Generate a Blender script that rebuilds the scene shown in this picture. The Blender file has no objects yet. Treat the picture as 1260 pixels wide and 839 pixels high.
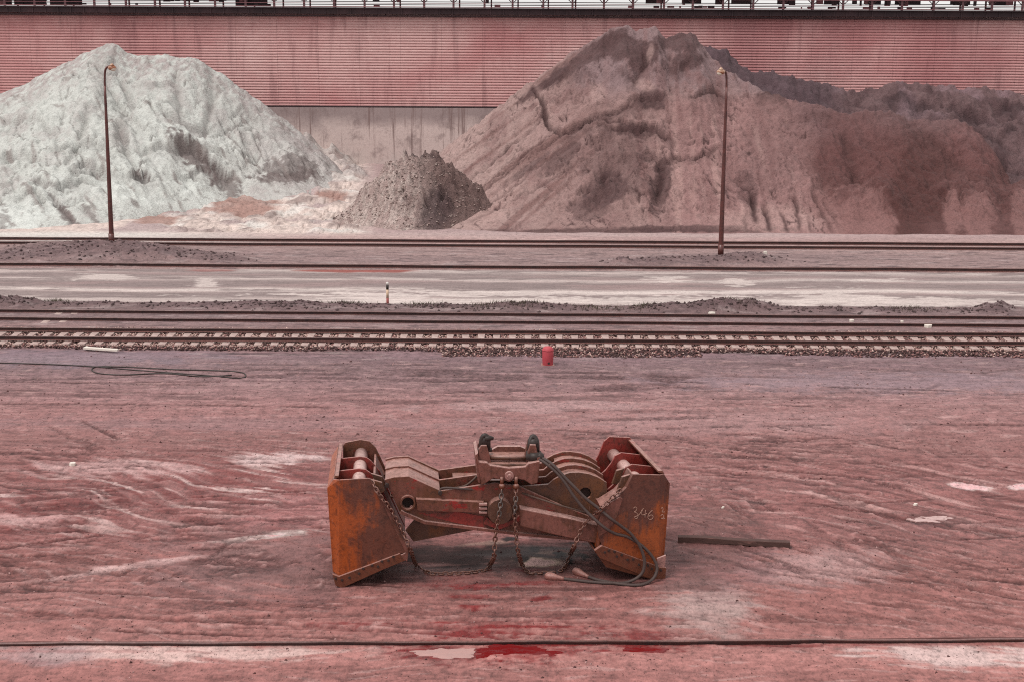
import bpy, bmesh, math, random
import numpy as np
from mathutils import Vector, Matrix
from mathutils.geometry import tessellate_polygon

random.seed(7)
rng = np.random.default_rng(11)
R = math.radians
scene = bpy.context.scene
COL = scene.collection

# ------------------------------------------------------------------ camera
F = 1750.0; CX, CY = 630.0, 419.5; H = 12.4
ROT = (Matrix.Rotation(R(76.95), 3, 'X') @ Matrix.Rotation(R(0.30), 3, 'Z'))
RM = np.array(ROT)
CAM = np.array([0.0, 0.0, H])
cd = bpy.data.cameras.new('camera'); co = bpy.data.objects.new('camera', cd); COL.objects.link(co)
co.location = CAM; co.rotation_euler = ROT.to_euler()
cd.sensor_width = 36; cd.lens = F / 1260 * 36; cd.clip_end = 9000; cd.clip_start = 0.5
scene.camera = co

def ray(px, py):
    return RM @ np.array([(px - CX) / F, -(py - CY) / F, -1.0])
def G(px, py, z=0.0):
    d = ray(px, py); return CAM + d * ((z - H) / d[2])
def P(px, py, Y):
    d = ray(px, py); return CAM + d * (Y / d[1])
def YP(py): return float(G(630, py)[1])
def project(x, y, z):
    d = np.stack([x, y, z - H], -1) @ RM
    return CX + F * d[..., 0] / -d[..., 2], CY - F * d[..., 1] / -d[..., 2]

# ------------------------------------------------------------------ colour: the colour something shows -> base colour
K = 1.45
def lin(c):
    c = np.asarray(c, float) / 255.0
    return np.where(c <= 0.04045, c / 12.92, ((c + 0.055) / 1.055) ** 2.4)
def C(r, g, b, k=K):
    return tuple(np.clip(lin((r, g, b)) / k, 0, 0.9))
def C4(*a, **k): return (*C(*a, **k), 1.0)

# ------------------------------------------------------------------ numpy noise
def _hash(ix, iy, seed):
    h = (ix.astype(np.int64) * 374761393 + iy.astype(np.int64) * 668265263 + seed * 974634777) & 0x7fffffff
    h = ((h ^ (h >> 13)) * 1274126177) & 0x7fffffff
    return (h ^ (h >> 16)) & 0xffff
def perlin(x, y, seed=0):
    ix, iy = np.floor(x), np.floor(y); fx, fy = x - ix, y - iy
    u = fx * fx * fx * (fx * (fx * 6 - 15) + 10); v = fy * fy * fy * (fy * (fy * 6 - 15) + 10)
    def g(a, b):
        t = _hash(ix + a, iy + b, seed) * (2 * np.pi / 65536)
        return np.cos(t) * (fx - a) + np.sin(t) * (fy - b)
    n0 = g(0, 0) * (1 - u) + g(1, 0) * u; n1 = g(0, 1) * (1 - u) + g(1, 1) * u
    return (n0 * (1 - v) + n1 * v) * 1.5
def fbm(x, y, o=4, seed=0, gain=0.5):
    s = np.zeros(np.broadcast(x, y).shape); a = 1.0; n = 0
    for k in range(o):
        s += a * perlin(x * 2 ** k + k * 17.3, y * 2 ** k - k * 9.1, seed + k); n += a; a *= gain
    return s / n * 1.4
def ridged(x, y, o=4, seed=0):
    s = 0; a = 1.0; n = 0
    for k in range(o):
        s = s + a * (1 - np.abs(perlin(x * 2 ** k + 5.2 * k, y * 2 ** k, seed + k)) * 2); n += a; a *= 0.5
    return s / n
def crease(x, y, w=.05, seed=0, o=3):
    return np.exp(-(fbm(x, y, o, seed) / w) ** 2)
def cells(x, y, seed=0):
    ix, iy = np.floor(x), np.floor(y); best = np.full(x.shape, 9.0); idv = np.zeros(x.shape)
    for a in (-1, 0, 1):
        for b in (-1, 0, 1):
            h = _hash(ix + a, iy + b, seed) / 65536.0; h2 = _hash(ix + a, iy + b, seed + 91) / 65536.0
            d = np.hypot(ix + a + h - x, iy + b + h2 - y); m = d < best
            best = np.where(m, d, best); idv = np.where(m, h2, idv)
    return best, idv
def ss(a, b, x):
    t = np.clip((x - a) / (b - a), 0, 1); return t * t * (3 - 2 * t)
def mixc(c, d, m):
    return c + (np.asarray(d) - c) * m[..., None]
def blob(px, py, cx, cy, rx, ry, ang=0, warp=None, soft=0.35):
    a = R(ang); dx, dy = px - cx, py - cy
    q = np.hypot((dx * math.cos(a) + dy * math.sin(a)) / rx, (-dx * math.sin(a) + dy * math.cos(a)) / ry)
    if warp is not None: q = q + warp
    return 1 - ss(1 - soft, 1 + soft, q)
def scarp(px, py, pts, amp, w, fade=12, up=0.25):
    xs = np.array([p[0] for p in pts], float); ys = np.array([p[1] for p in pts], float)
    yl = np.interp(px, xs, ys) + 1.5 * perlin(px * 0.11, py * 0 + 3.3, 5)
    m = ss(xs[0] - fade, xs[0] + fade, px) * (1 - ss(xs[-1] - fade, xs[-1] + fade, px))
    d = py - yl
    k = ss(-1.0, 2.2, d); return m * (k * -amp * np.exp(-np.maximum(d, 0) / w) + (1 - k) * amp * up * np.exp(np.minimum(d, 0) / (w * 0.6)))
def crack(px, py, pts, amp, w, vertical=False, fade=6):
    pts = sorted(pts, key=lambda p: p[1] if vertical else p[0])
    a, b = (py, px) if vertical else (px, py)
    u = np.array([p[1] if vertical else p[0] for p in pts], float); v = np.array([p[0] if vertical else p[1] for p in pts], float)
    d = np.abs(b - np.interp(a, u, v) - 1.5 * perlin(a * 0.15, a * 0 + 1.7, 8))
    m = ss(u[0] - fade, u[0] + fade, a) * (1 - ss(u[-1] - fade, u[-1] + fade, a))
    return -amp * m * np.exp(-(d / w) ** 2)

# ------------------------------------------------------------------ objects
def meta(o, label=None, cat=None, group=None, kind=None):
    if label: o['label'] = label
    if cat: o['category'] = cat
    if group: o['group'] = group
    if kind: o['kind'] = kind
    return o
def thing(name, label, cat, loc, group=None):
    o = bpy.data.objects.new(name, None); COL.objects.link(o); o.location = Vector(loc); o.empty_display_size = 0.2
    return meta(o, label, cat, group)
def origin_of(o):
    v = Vector((0, 0, 0))
    while o: v += o.location; o = o.parent
    return v
def link(name, me, mats, parent=None, loc=None):
    o = bpy.data.objects.new(name, me); COL.objects.link(o)
    for m in (mats if isinstance(mats, (list, tuple)) else [mats]): me.materials.append(m)
    if parent: o.parent = parent
    if loc is not None: o.location = Vector(loc)
    return o
class MB:
    """collects shapes in world coordinates, then links them as one mesh object"""
    def __init__(s): s.v = []; s.f = []; s.mi = []; s.smooth = []
    def add(s, verts, faces, mi=0, smooth=False):
        n = len(s.v); s.v += [tuple(map(float, v)) for v in verts]; s.f += [tuple(n + i for i in f) for f in faces]
        s.mi += [mi] * len(faces); s.smooth += [smooth] * len(faces); return s
    def prism(s, outer, vec, holes=(), mi=0):
        loops = [[Vector(p) for p in outer]] + [[Vector(p) for p in h] for h in holes]
        flat = [p for l in loops for p in l]; n = len(flat); vec = Vector(vec)
        tris = tessellate_polygon(loops)
        f = [tuple(t) for t in tris] + [tuple(n + i for i in reversed(t)) for t in tris]
        k = 0
        for l in loops:
            m = len(l)
            for i in range(m): f.append((k + i, k + (i + 1) % m, n + k + (i + 1) % m, n + k + i))
            k += m
        return s.add(flat + [p + vec for p in flat], f, mi)
    def box(s, c, sx, sy, sz, mi=0, rot=None):
        M = rot or Matrix.Identity(3); c = Vector(c)
        v = [c + M @ Vector((a * sx / 2, b * sy / 2, d * sz / 2)) for a in (-1, 1) for b in (-1, 1) for d in (-1, 1)]
        return s.add(v, [(0, 1, 3, 2), (4, 6, 7, 5), (0, 4, 5, 1), (2, 3, 7, 6), (0, 2, 6, 4), (1, 5, 7, 3)], mi)
    def tube(s, pts, r, n=8, mi=0, caps=True, closed=False):
        pts = [Vector(p) for p in pts]; m = len(pts); rr = r if isinstance(r, (list, tuple)) else [r] * m
        V = []; up = None
        for i, p in enumerate(pts):
            a = pts[(i - 1) % m] if (closed or i > 0) else p; b = pts[(i + 1) % m] if (closed or i < m - 1) else p
            t = (b - a).normalized()
            if up is None:
                up = t.orthogonal().normalized()
            up = (up - t * up.dot(t)).normalized() if (up - t * up.dot(t)).length > 1e-6 else t.orthogonal().normalized()
            w = t.cross(up)
            for k in range(n):
                q = 2 * math.pi * k / n; V.append(p + (up * math.cos(q) + w * math.sin(q)) * rr[i])
        f = []
        for i in range(m if closed else m - 1):
            j = (i + 1) % m
            for k in range(n): f.append((i * n + k, i * n + (k + 1) % n, j * n + (k + 1) % n, j * n + k))
        if caps and not closed: f += [tuple(range(n - 1, -1, -1)), tuple((m - 1) * n + k for k in range(n))]
        return s.add(V, f, mi, True)
    def ball(s, c, r, n=10, m=7, scale=(1, 1, 1), mi=0, rot=None):
        M = rot or Matrix.Identity(3); c = Vector(c); V = []
        for i in range(m + 1):
            a = math.pi * i / m
            for k in range(n):
                b = 2 * math.pi * k / n
                V.append(c + M @ Vector((r * scale[0] * math.sin(a) * math.cos(b), r * scale[1] * math.sin(a) * math.sin(b), r * scale[2] * math.cos(a))))
        f = [(i * n + k, (i + 1) * n + k, (i + 1) * n + (k + 1) % n, i * n + (k + 1) % n) for i in range(m) for k in range(n)]
        return s.add(V, f, mi, True)
    def build(s, name, mats, parent=None, bevel=0, own=False):
        me = bpy.data.meshes.new(name); off = origin_of(parent) if parent else Vector((0, 0, 0)); loc = None
        if parent is None:
            a = np.array(s.v); loc = Vector((a[:, 0].mean(), a[:, 1].mean(), a[:, 2].min())); off = loc
        me.from_pydata([Vector(v) - off for v in s.v], [], s.f)
        o = link(name, me, mats, parent, loc)
        me.polygons.foreach_set('material_index', s.mi); me.polygons.foreach_set('use_smooth', s.smooth)
        bm = bmesh.new(); bm.from_mesh(me); bmesh.ops.remove_doubles(bm, verts=bm.verts, dist=1e-5)
        bmesh.ops.recalc_face_normals(bm, faces=bm.faces); bm.to_mesh(me); bm.free()
        if bevel:
            b = o.modifiers.new('bevel', 'BEVEL'); b.width = bevel; b.segments = 2; b.limit_method = 'ANGLE'; b.angle_limit = R(35)
        me.update(); return o

def grid_object(name, X, Y, Z, colr, mat, keep=None, parent=None):
    ny, nx = X.shape; idx = np.arange(nx * ny).reshape(ny, nx)
    q = np.stack([idx[:-1, :-1], idx[:-1, 1:], idx[1:, 1:], idx[1:, :-1]], -1).reshape(-1, 4)
    if keep is not None:
        k = keep.ravel(); q = q[k[q].any(1)]
    used = np.zeros(nx * ny, bool); used[q.ravel()] = True; new = np.cumsum(used) - 1; q = new[q]
    co_ = np.stack([X, Y, Z], -1).reshape(-1, 3)[used]
    loc = np.array([co_[:, 0].mean(), co_[:, 1].mean(), 0.0]); co_ = co_ - loc
    me = bpy.data.meshes.new(name); me.vertices.add(len(co_)); me.vertices.foreach_set('co', co_.ravel().astype(np.float32))
    me.loops.add(q.size); me.loops.foreach_set('vertex_index', q.ravel().astype(np.int32))
    me.polygons.add(len(q)); me.polygons.foreach_set('loop_start', np.arange(0, q.size, 4, dtype=np.int32))
    me.polygons.foreach_set('loop_total', np.full(len(q), 4, np.int32))
    me.polygons.foreach_set('use_smooth', np.ones(len(q), bool))
    me.update(calc_edges=True)
    ca = me.color_attributes.new('col', 'FLOAT_COLOR', 'POINT')
    c = colr.reshape(nx * ny, -1)[used]
    if c.shape[1] == 3: c = np.concatenate([c, np.zeros((len(c), 1))], 1)
    ca.data.foreach_set('color', c.ravel().astype(np.float32))
    return link(name, me, mat, parent, loc)

# ------------------------------------------------------------------ materials
def newmat(name):
    m = bpy.data.materials.new(name); m.use_nodes = True; nt = m.node_tree
    b = nt.nodes['Principled BSDF']
    return m, nt, b
def nnode(nt, t, **kw):
    n = nt.nodes.new(t)
    for k, v in kw.items():
        if k.startswith('i_'): n.inputs[k[2:]].default_value = v
        else: setattr(n, k, v)
    return n
def noise(nt, vec, scale, detail=6, rough=0.6, dist=0.0):
    n = nnode(nt, 'ShaderNodeTexNoise', i_Scale=scale, i_Detail=detail, i_Roughness=rough, i_Distortion=dist)
    nt.links.new(vec, n.inputs['Vector']); return n.outputs['Fac']
def ramp(nt, fac, stops):
    r = nnode(nt, 'ShaderNodeValToRGB'); e = r.color_ramp.elements
    while len(e) > len(stops): e.remove(e[-1])
    while len(e) < len(stops): e.new(0.5)
    for el, (p, c) in zip(e, stops):
        el.position = p; el.color = c if hasattr(c, '__len__') else (c, c, c, 1)
    nt.links.new(fac, r.inputs['Fac']); return r.outputs['Color']
def mix(nt, fac, a, b, mode='MIX'):
    n = nnode(nt, 'ShaderNodeMix', data_type='RGBA', blend_type=mode)
    for s, v in (('Factor', fac), ('A', a), ('B', b)):
        i = n.inputs[{'Factor': 0, 'A': 6, 'B': 7}[s]]
        if isinstance(v, bpy.types.NodeSocket): nt.links.new(v, i)
        else: i.default_value = v if (s == 'Factor' or hasattr(v, '__len__')) else (v, v, v, 1)
    return n.outputs[2]
def mth(nt, op, a, b=None, c=None):
    n = nnode(nt, 'ShaderNodeMath', operation=op)
    for i, v in enumerate((a, b, c)):
        if v is None: continue
        if isinstance(v, bpy.types.NodeSocket): nt.links.new(v, n.inputs[i])
        else: n.inputs[i].default_value = v
    return n.outputs[0]
def mapping(nt, vec, scale, rot=(0, 0, 0)):
    m = nnode(nt, 'ShaderNodeMapping'); m.inputs['Scale'].default_value = scale; m.inputs['Rotation'].default_value = rot
    nt.links.new(vec, m.inputs['Vector']); return m.outputs['Vector']
def objco(nt): return nnode(nt, 'ShaderNodeTexCoord').outputs['Object']
def bump(nt, b, h, strength, dist):
    n = nnode(nt, 'ShaderNodeBump'); n.inputs['Strength'].default_value = strength; n.inputs['Distance'].default_value = dist
    nt.links.new(h, n.inputs['Height']); nt.links.new(n.outputs['Normal'], b.inputs['Normal'])

def mat_earth(name, s1=7.0, s2=30.0, contrast=0.35, bmp=0.03, rough=0.95, stretch=(1, 1, 1), streak=None):
    """loose ore or earth: the mesh's own colour, broken by grain; alpha of the colour says how wet"""
    m, nt, b = newmat(name); o = mapping(nt, objco(nt), stretch)
    at = nnode(nt, 'ShaderNodeAttribute', attribute_name='col')
    a = noise(nt, o, s1, 8, 0.7); f = noise(nt, o, s2, 3, 0.8)
    g = mth(nt, 'ADD', mth(nt, 'MULTIPLY', a, 0.42), mth(nt, 'MULTIPLY', f, 0.58))
    if streak:
        s_ = noise(nt, mapping(nt, objco(nt), streak), 1.0, 8, 0.72, 0.3); g = mth(nt, 'ADD', mth(nt, 'MULTIPLY', g, 0.75), mth(nt, 'MULTIPLY', s_, 0.25))
    v = ramp(nt, g, [(0.38, (1 - contrast) / (1 + contrast * .5)), (0.5, 1 / (1 + contrast * .5)), (0.62, 1.0)])
    v = mix(nt, 1.0, v, (1 + contrast * 0.5,) * 3 + (1,), 'MULTIPLY')
    if streak: v = mix(nt, 1.0, v, ramp(nt, s_, [(.36, .84), (.48, .96), (.60, 1.0)]), 'MULTIPLY'); v = mix(nt, 1.0, v, (1.06, 1.06, 1.06, 1), 'MULTIPLY')
    nt.links.new(mix(nt, 1.0, at.outputs['Color'], v, 'MULTIPLY'), b.inputs['Base Color'])
    r = mth(nt, 'SUBTRACT', rough, mth(nt, 'MULTIPLY', at.outputs['Alpha'], 0.65))
    nt.links.new(r, b.inputs['Roughness']); b.inputs['Specular IOR Level'].default_value = 0.4
    bump(nt, b, g, 1.0, bmp); return m

def mat_rust(name, base, rust, dust, rust_amt=0.5, scale=1.6, grad=None, red=None, red_amt=0.0, rough=0.62, bmp=0.006, streak=0.35):
    """old painted steel: worn base coat, rust in patches, dust lying on what faces up"""
    m, nt, b = newmat(name); o = objco(nt)
    n1 = noise(nt, o, scale, 7, 0.62, 0.4); n2 = noise(nt, mapping(nt, o, (6, 6, 0.8)), scale, 5, 0.6); n3 = noise(nt, o, scale * 22, 4, 0.7)
    f = mth(nt, 'ADD', n1, mth(nt, 'MULTIPLY', mth(nt, 'SUBTRACT', n2, 0.5), streak))
    if grad is not None:                                  # the coat is worn through along one side: (vector, offset)
        d = nnode(nt, 'ShaderNodeVectorMath', operation='DOT_PRODUCT'); nt.links.new(o, d.inputs[0]); d.inputs[1].default_value = grad[0]
        gq = nnode(nt, 'ShaderNodeClamp'); nt.links.new(mth(nt, 'ADD', d.outputs['Value'], grad[1]), gq.inputs['Value'])
        gq.inputs['Min'].default_value = -0.35; gq.inputs['Max'].default_value = 0.35
        f = mth(nt, 'ADD', f, gq.outputs['Result'])
    c = mix(nt, ramp(nt, f, [(0.62 - rust_amt * 0.3, 0.0), (0.80 - rust_amt * 0.3, 1.0)]), (*base, 1), (*rust, 1))
    if red is not None:
        rr = noise(nt, mapping(nt, o, (1.0, 1.0, 2.2)), scale * 1.3, 8, 0.7)
        c = mix(nt, ramp(nt, rr, [(0.66 - red_amt * 0.2, 0.0), (0.72 - red_amt * 0.2, 1.0)]), c, (*red, 1))
    c = mix(nt, ramp(nt, n3, [(0.3, 0.0), (0.75, 1.0)]), mix(nt, 1.0, c, (0.62, 0.6, 0.6, 1), 'MULTIPLY'), c)
    n5 = noise(nt, o, scale * 5, 8, 0.75, 0.6); c = mix(nt, 1.0, c, ramp(nt, n5, [(.34, .42), (.50, .95), (.66, 1.0)]), 'MULTIPLY')
    sc = noise(nt, mapping(nt, o, (14, 14, 2.2), (0, .35, 0)), 2.0, 3, .5); c = mix(nt, ramp(nt, sc, [(.68, 0), (.76, .22)]), c, (*dust, 1))
    ge = nnode(nt, 'ShaderNodeNewGeometry'); sx = nnode(nt, 'ShaderNodeSeparateXYZ'); nt.links.new(ge.outputs['Normal'], sx.inputs[0])
    up = mth(nt, 'MULTIPLY', ramp(nt, sx.outputs['Z'], [(0.35, 0.0), (0.8, 1.0)]), ramp(nt, n5, [(0.35, 0.25), (0.62, 0.85)]))
    c = mix(nt, up, c, (*dust, 1))
    nt.links.new(c, b.inputs['Base Color']); b.inputs['Metallic'].default_value = 0.0
    nt.links.new(ramp(nt, n1, [(0.3, rough - 0.30), (0.7, rough + 0.05)]), b.inputs['Roughness'])
    bump(nt, b, mth(nt, 'ADD', n3, mth(nt, 'MULTIPLY', n1, 0.6)), 0.8, bmp); return m

def mat_plain(name, col, var=0.25, scale=12, rough=0.7, bmp=0.003, stretch=(1, 1, 1), dirt=None, dirt_at=0.6, spec=0.4):
    m, nt, b = newmat(name); o = mapping(nt, objco(nt), stretch); n = noise(nt, o, scale, 6, 0.65)
    c = mix(nt, 1.0, (*col, 1), ramp(nt, n, [(0.25, 1 - var), (0.75, 1.0)]), 'MULTIPLY')
    if dirt is not None:
        n2 = noise(nt, o, scale * 0.35, 6, 0.7, 0.5); c = mix(nt, ramp(nt, n2, [(dirt_at - 0.12, 0.0), (dirt_at + 0.08, 1.0)]), c, (*dirt, 1))
    nt.links.new(c, b.inputs['Base Color']); b.inputs['Roughness'].default_value = rough; b.inputs['Specular IOR Level'].default_value = spec
    bump(nt, b, n, 0.7, bmp); return m
# ================================================================== ground
def spans(*segs):
    out = []
    for a, b, st in segs:
        n = max(1, int(round((b - a) / st))); out += list(np.linspace(a, b, n, endpoint=False))
    return np.array(out + [segs[-1][1]])
gx = spans((-5000, -1000, 1000), (-1000, -100, 100), (-100, -50, 5), (-50, -30, 0.8), (-30, -12.5, 0.08), (-12.5, 12.5, 0.033), (12.5, 30, 0.08), (30, 50, 0.8), (50, 100, 5), (100, 1000, 100), (1000, 5000, 1000))
gy = spans((-60, 15, 5), (15, 24, 0.6), (24, 36, 0.042), (36, 48, 0.075), (48, 60.5, 0.075), (60.5, 68, 0.3), (68, 80, 0.1), (80, 112, 0.45), (112, 160, 6), (160, 960, 80), (960, 6000, 1000))
X, Y = np.meshgrid(gx, gy); px, py = project(X, Y, np.zeros_like(X))
near = (Y > 16) & (Y < 130)
py = np.where(near, py, np.where(Y < 16, 1500, 60)); px = np.where(near, px, 630)
pyl = py + (px - 630) * -0.0053                      # rows of the yard follow the tracks
_sp = lambda v: np.where(v > 12, v, np.log1p(np.exp(np.minimum(v, 12))))
_my = ss(24, 28, Y) * (1 - ss(38, 44, Y)); YW = Y + 1.5 * fbm(X * .07, Y * .11, 3, 17) + .4 * fbm(X * .25, Y * .3, 3, 19) + _my * (.55 * _sp(X - 4.5) - .42 * _sp(-X - 4.0)); YW = np.where(np.abs(X) < 60, YW, Y)
e1 = fbm(X * 0.17, YW * 1.3, 5, 21)                   # long streaks left by passing wheels
e2 = fbm(X * 0.6, YW * 3.6, 4, 31)
e3 = fbm(X * 0.06, Y * 0.35, 4, 41)
cl = fbm(X * 1.1, Y * 1.1, 5, 51); fine = fbm(X * 4.5, Y * 6.5, 3, 61)
S = lambda r, g, b: np.array(C(r, g, b))
base = np.zeros(X.shape + (3,))
EARTH = .80
rows = [(60, (205, 196, 190)), (225, (208, 200, 196)), (286, (205, 196, 192)), (295, (172, 150, 150)), (304, (152, 132, 132)), (318, (136, 118, 120)), (329, (146, 126, 126)),
        (380, (112, 94, 96)), (396, (136, 118, 122)), (404, (132, 110, 112)), (428, (148, 120, 122)), (436, (128, 106, 114)), (455, (142, 118, 124)), (480, (158, 126, 130)),
        (505, (166, 126, 128)), (540, (155, 114, 114)), (580, (160, 112, 112)), (640, (158, 110, 110)), (700, (160, 112, 110)), (750, (168, 118, 116)), (783, (172, 124, 122)),
        (800, (184, 134, 132)), (839, (168, 118, 116)), (1500, (168, 118, 116))]
ry = [r[0] for r in rows]; rc = np.array([C(*r[1]) for r in rows])
pw = pyl + 9 * e3
for k in range(3): base[..., k] = np.interp(pw, ry, rc[:, k])
yard = ss(432, 450, py)
lowy = ss(520, 570, py) * (1 - ss(770, 792, py))
# streaks: dark damp and pale dry
base *= (1 - yard * (1 - EARTH))[..., None] * np.array([1.07, .95, .90])
base *= (1 + yard * (0.14 * e1 + 0.10 * e2 + 0.26 * fine + .16 * cl) + (1 - yard) * (0.22 * fine + .20 * e1 + .18 * e2))[..., None]
dk = ss(0.10, 0.5, e1 + 0.35 * cl + 0.25 * e2) * lowy
base = mixc(base, S(100, 58, 54), 0.4 * dk)
dash = ss(.30, .46, fbm(X * .8 + .3 * cl, YW * 4.2, 4, 131)) * yard * (.35 + .65 * ss(-.2, .3, e3))
base = mixc(base, S(98, 62, 60), .30 * dash)
dash2 = ss(.32, .5, fbm(X * .9, YW * 5.0, 4, 133)) * yard; base = mixc(base, S(206, 168, 164), .28 * dash2)
mid = ss(300, 312, py) * (1 - yard); dash3 = ss(.24, .42, fbm(X * .6, Y * 2.2, 5, 135)) * mid; base = mixc(base, S(92, 72, 74), .7 * dash3); base = mixc(base, S(178, 158, 156), .45 * mid * ss(.22, .45, fbm(X * .5, Y * 2.0, 5, 137)))
left = 1 - ss(330, 470, px)
band = np.exp(-((py - 605 - (px - 200) * -0.10) / 42.0) ** 2) * left
base = mixc(base, S(126, 62, 60), 0.75 * band * ss(-0.25, 0.3, e2 + e1 * 0.7))
base = mixc(base, S(214, 178, 174), 0.8 * band * ss(0.2, 0.5, fbm(X * 0.35, YW * 2.4, 5, 71)))
rb = np.exp(-((py - 610) / 55.0) ** 2) * ss(830, 900, px)
base = mixc(base, S(100, 56, 54), 0.75 * rb * ss(0.0, 0.5, fbm(X * 0.5, YW * 2.2, 5, 81)))
base = mixc(base, S(196, 150, 146), 0.6 * rb * ss(0.2, 0.55, fbm(X * 0.4, YW * 1.8, 5, 83)))
for (bx, by, rx, ry_, c, a, st) in [
        (735, 575 - 0, 60, 9, (204, 176, 172), 0, .0), (335, 565, 50, 7, (208, 174, 172), -3, .8), (350, 638, 60, 22, (190, 130, 130), 0, .35), (325, 658, 55, 4, (236, 214, 208), -6, .9), (200, 690, 130, 4, (220, 176, 172), -9, .7),
        (140, 575, 90, 10, (214, 172, 170), 0, .5), (20, 640, 60, 8, (206, 160, 158), 0, .6), (1190, 598, 28, 3, (226, 196, 190), 4, .9), (1255, 598, 18, 3, (230, 208, 204), 0, .9),
        (870, 745, 60, 28, (186, 158, 154), 0, .6), (1000, 700, 90, 22, (182, 142, 140), 0, .6), (1180, 805, 110, 13, (214, 182, 178), 2, .75), (215, 802, 190, 11, (220, 184, 178), 0, .7), (60, 805, 60, 12, (150, 124, 128), 0, .5),
        (660, 500, 120, 6, (184, 150, 150), 0, .4), (300, 520, 300, 8, (150, 116, 118), 0, .4), (900, 520, 200, 14, (174, 134, 134), 0, .4), (90, 440, 160, 10, (134, 116, 126), 0, .5), (1100, 470, 260, 12, (150, 126, 134), 0, .5),
        (380, 700, 60, 36, (142, 102, 102), 0, .6), (300, 690, 110, 40, (156, 116, 116), 0, .55), (880, 690, 75, 40, (132, 90, 92), 0, .55), (462, 706, 62, 13, (78, 40, 40), 0, .75), (770, 706, 50, 9, (86, 48, 46), 0, .6),  # darkest two: contact shadow under the bucket shells, painted into the ground
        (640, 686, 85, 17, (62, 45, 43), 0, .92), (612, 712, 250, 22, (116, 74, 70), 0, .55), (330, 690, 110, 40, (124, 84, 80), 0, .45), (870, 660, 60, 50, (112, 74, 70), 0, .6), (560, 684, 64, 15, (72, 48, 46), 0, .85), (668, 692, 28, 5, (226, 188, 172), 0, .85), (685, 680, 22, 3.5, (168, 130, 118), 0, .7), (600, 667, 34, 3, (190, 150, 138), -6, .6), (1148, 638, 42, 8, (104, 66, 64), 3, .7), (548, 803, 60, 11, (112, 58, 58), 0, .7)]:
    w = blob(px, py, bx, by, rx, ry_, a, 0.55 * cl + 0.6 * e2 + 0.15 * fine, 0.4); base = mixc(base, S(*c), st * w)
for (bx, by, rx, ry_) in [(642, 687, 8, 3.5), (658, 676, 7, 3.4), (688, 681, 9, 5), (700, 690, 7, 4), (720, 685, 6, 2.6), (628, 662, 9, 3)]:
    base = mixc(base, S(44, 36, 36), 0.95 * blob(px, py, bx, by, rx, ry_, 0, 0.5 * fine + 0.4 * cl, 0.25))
wet = np.zeros(X.shape)
for (bx, by, rx, ry_, st) in [(620, 801, 75, 12, .75), (600, 770, 130, 8, .35), (640, 790, 140, 3, .5), (560, 716, 60, 6, .3), (600, 720, 40, 2.4, 1), (580, 733, 26, 1.6, .8), (665, 736, 8, 2.4, .9), (582, 747, 13, 2.6, 1), (545, 765, 12, 2, .9), (640, 769, 60, 1.7, 1), (570, 777, 45, 3.0, .9), (665, 777, 46, 2.4, .9), (700, 782, 24, 1.6, .8),
                              (800, 778, 26, 5, .7), (790, 797, 34, 5, .9), (520, 800, 20, 5, .8), (430, 766, 40, 1.6, .5), (660, 717, 30, 2, .5), (690, 790, 100, 1.4, .5), (800, 762, 18, 3, .4), (640, 700, 24, 2, .5), (1000, 791, 300, 1.5, .5), (100, 800, 160, 1.5, .35)]:
    w = blob(px, py, bx, by, rx, ry_, 0, 1.1 * e2 + 0.9 * fine + .4 * cl, 0.7) * st
    base = mixc(base, S(132, 26, 28), 0.85 * w); wet = np.maximum(wet, 0.45 * w)
wet = np.maximum(wet, .34 * yard * ss(-.05, .35, e3 + .5 * e1 + .3 * cl))
# pale slurry between the heaps, brown standing water stains
far = (1 - ss(286, 296, pyl))
base = mixc(base, S(168, 140, 140), far * 0.85 * ss(430, 470, px))
sl = far * (1 - ss(430, 470, px)); base = mixc(base, S(168, 146, 146), sl * 0.8 * ss(0.02, 0.45, fbm(X * 0.25, Y * 0.3, 5, 91)))
base = mixc(base, S(218, 214, 208), (1 - ss(100, 460, px)) * 0.7 * ss(286, 292, pyl) * (1 - ss(298, 302, pyl)))
for (bx, by, rx, ry_) in [(300, 255, 42, 11), (190, 270, 28, 6), (410, 247, 20, 5), (345, 240, 30, 5)]:
    w = blob(px, py, bx, by, rx, ry_, 0, 0.5 * cl + 0.3 * e3, 0.2); base = mixc(base, S(170, 134, 124), 0.9 * w); wet = np.maximum(wet, 0.3 * w)
lines_ = crease(X * .16, YW * .9, .018, 141) * yard * (.3 + .7 * ss(-.1, .3, e3 + e2)); lines2 = crease(X * .3, YW * .8, .02, 145) * lowy
base = mixc(base, S(84, 50, 48), .34 * np.maximum(lines_, lines2 * .8))
# heights
Z = -.012 * lines_ - .012 * lines2 + 0.006 * cl + 0.05 * e3 * yard
Z -= .012 * dash
Z += yard * (0.006 * e1 + 0.002 * e2 * lowy + 0.003 * fine)
chop = np.zeros(X.shape)                                   # churned and rutted places
for (bx, by, rx, ry_, an, st) in [(100, 700, 150, 35, 0, .7), (180, 640, 230, 30, -6, .8), (1060, 640, 190, 55, 8, .9), (370, 690, 60, 40, 0, .5), (1000, 560, 220, 40, 0, .5), (620, 755, 420, 25, 0, .6), (940, 610, 110, 30, 8, .5), (1180, 690, 120, 30, 5, .6)]:
    chop = np.maximum(chop, st * blob(px, py, bx, by, rx, ry_, an, 0.3 * cl, 0.6))
lump = fbm(X * 2.2 + Y * 0.5, Y * 3.6, 4, 101)
lump2 = ridged(X * 1.5 + .4 * cl, Y * 2.6, 4, 107) - .6
Z += chop * (0.008 * lump + .010 * lump2 - .02 * crease(X * 1.1 - Y * .4, Y * 1.3, .05, 109))

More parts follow.
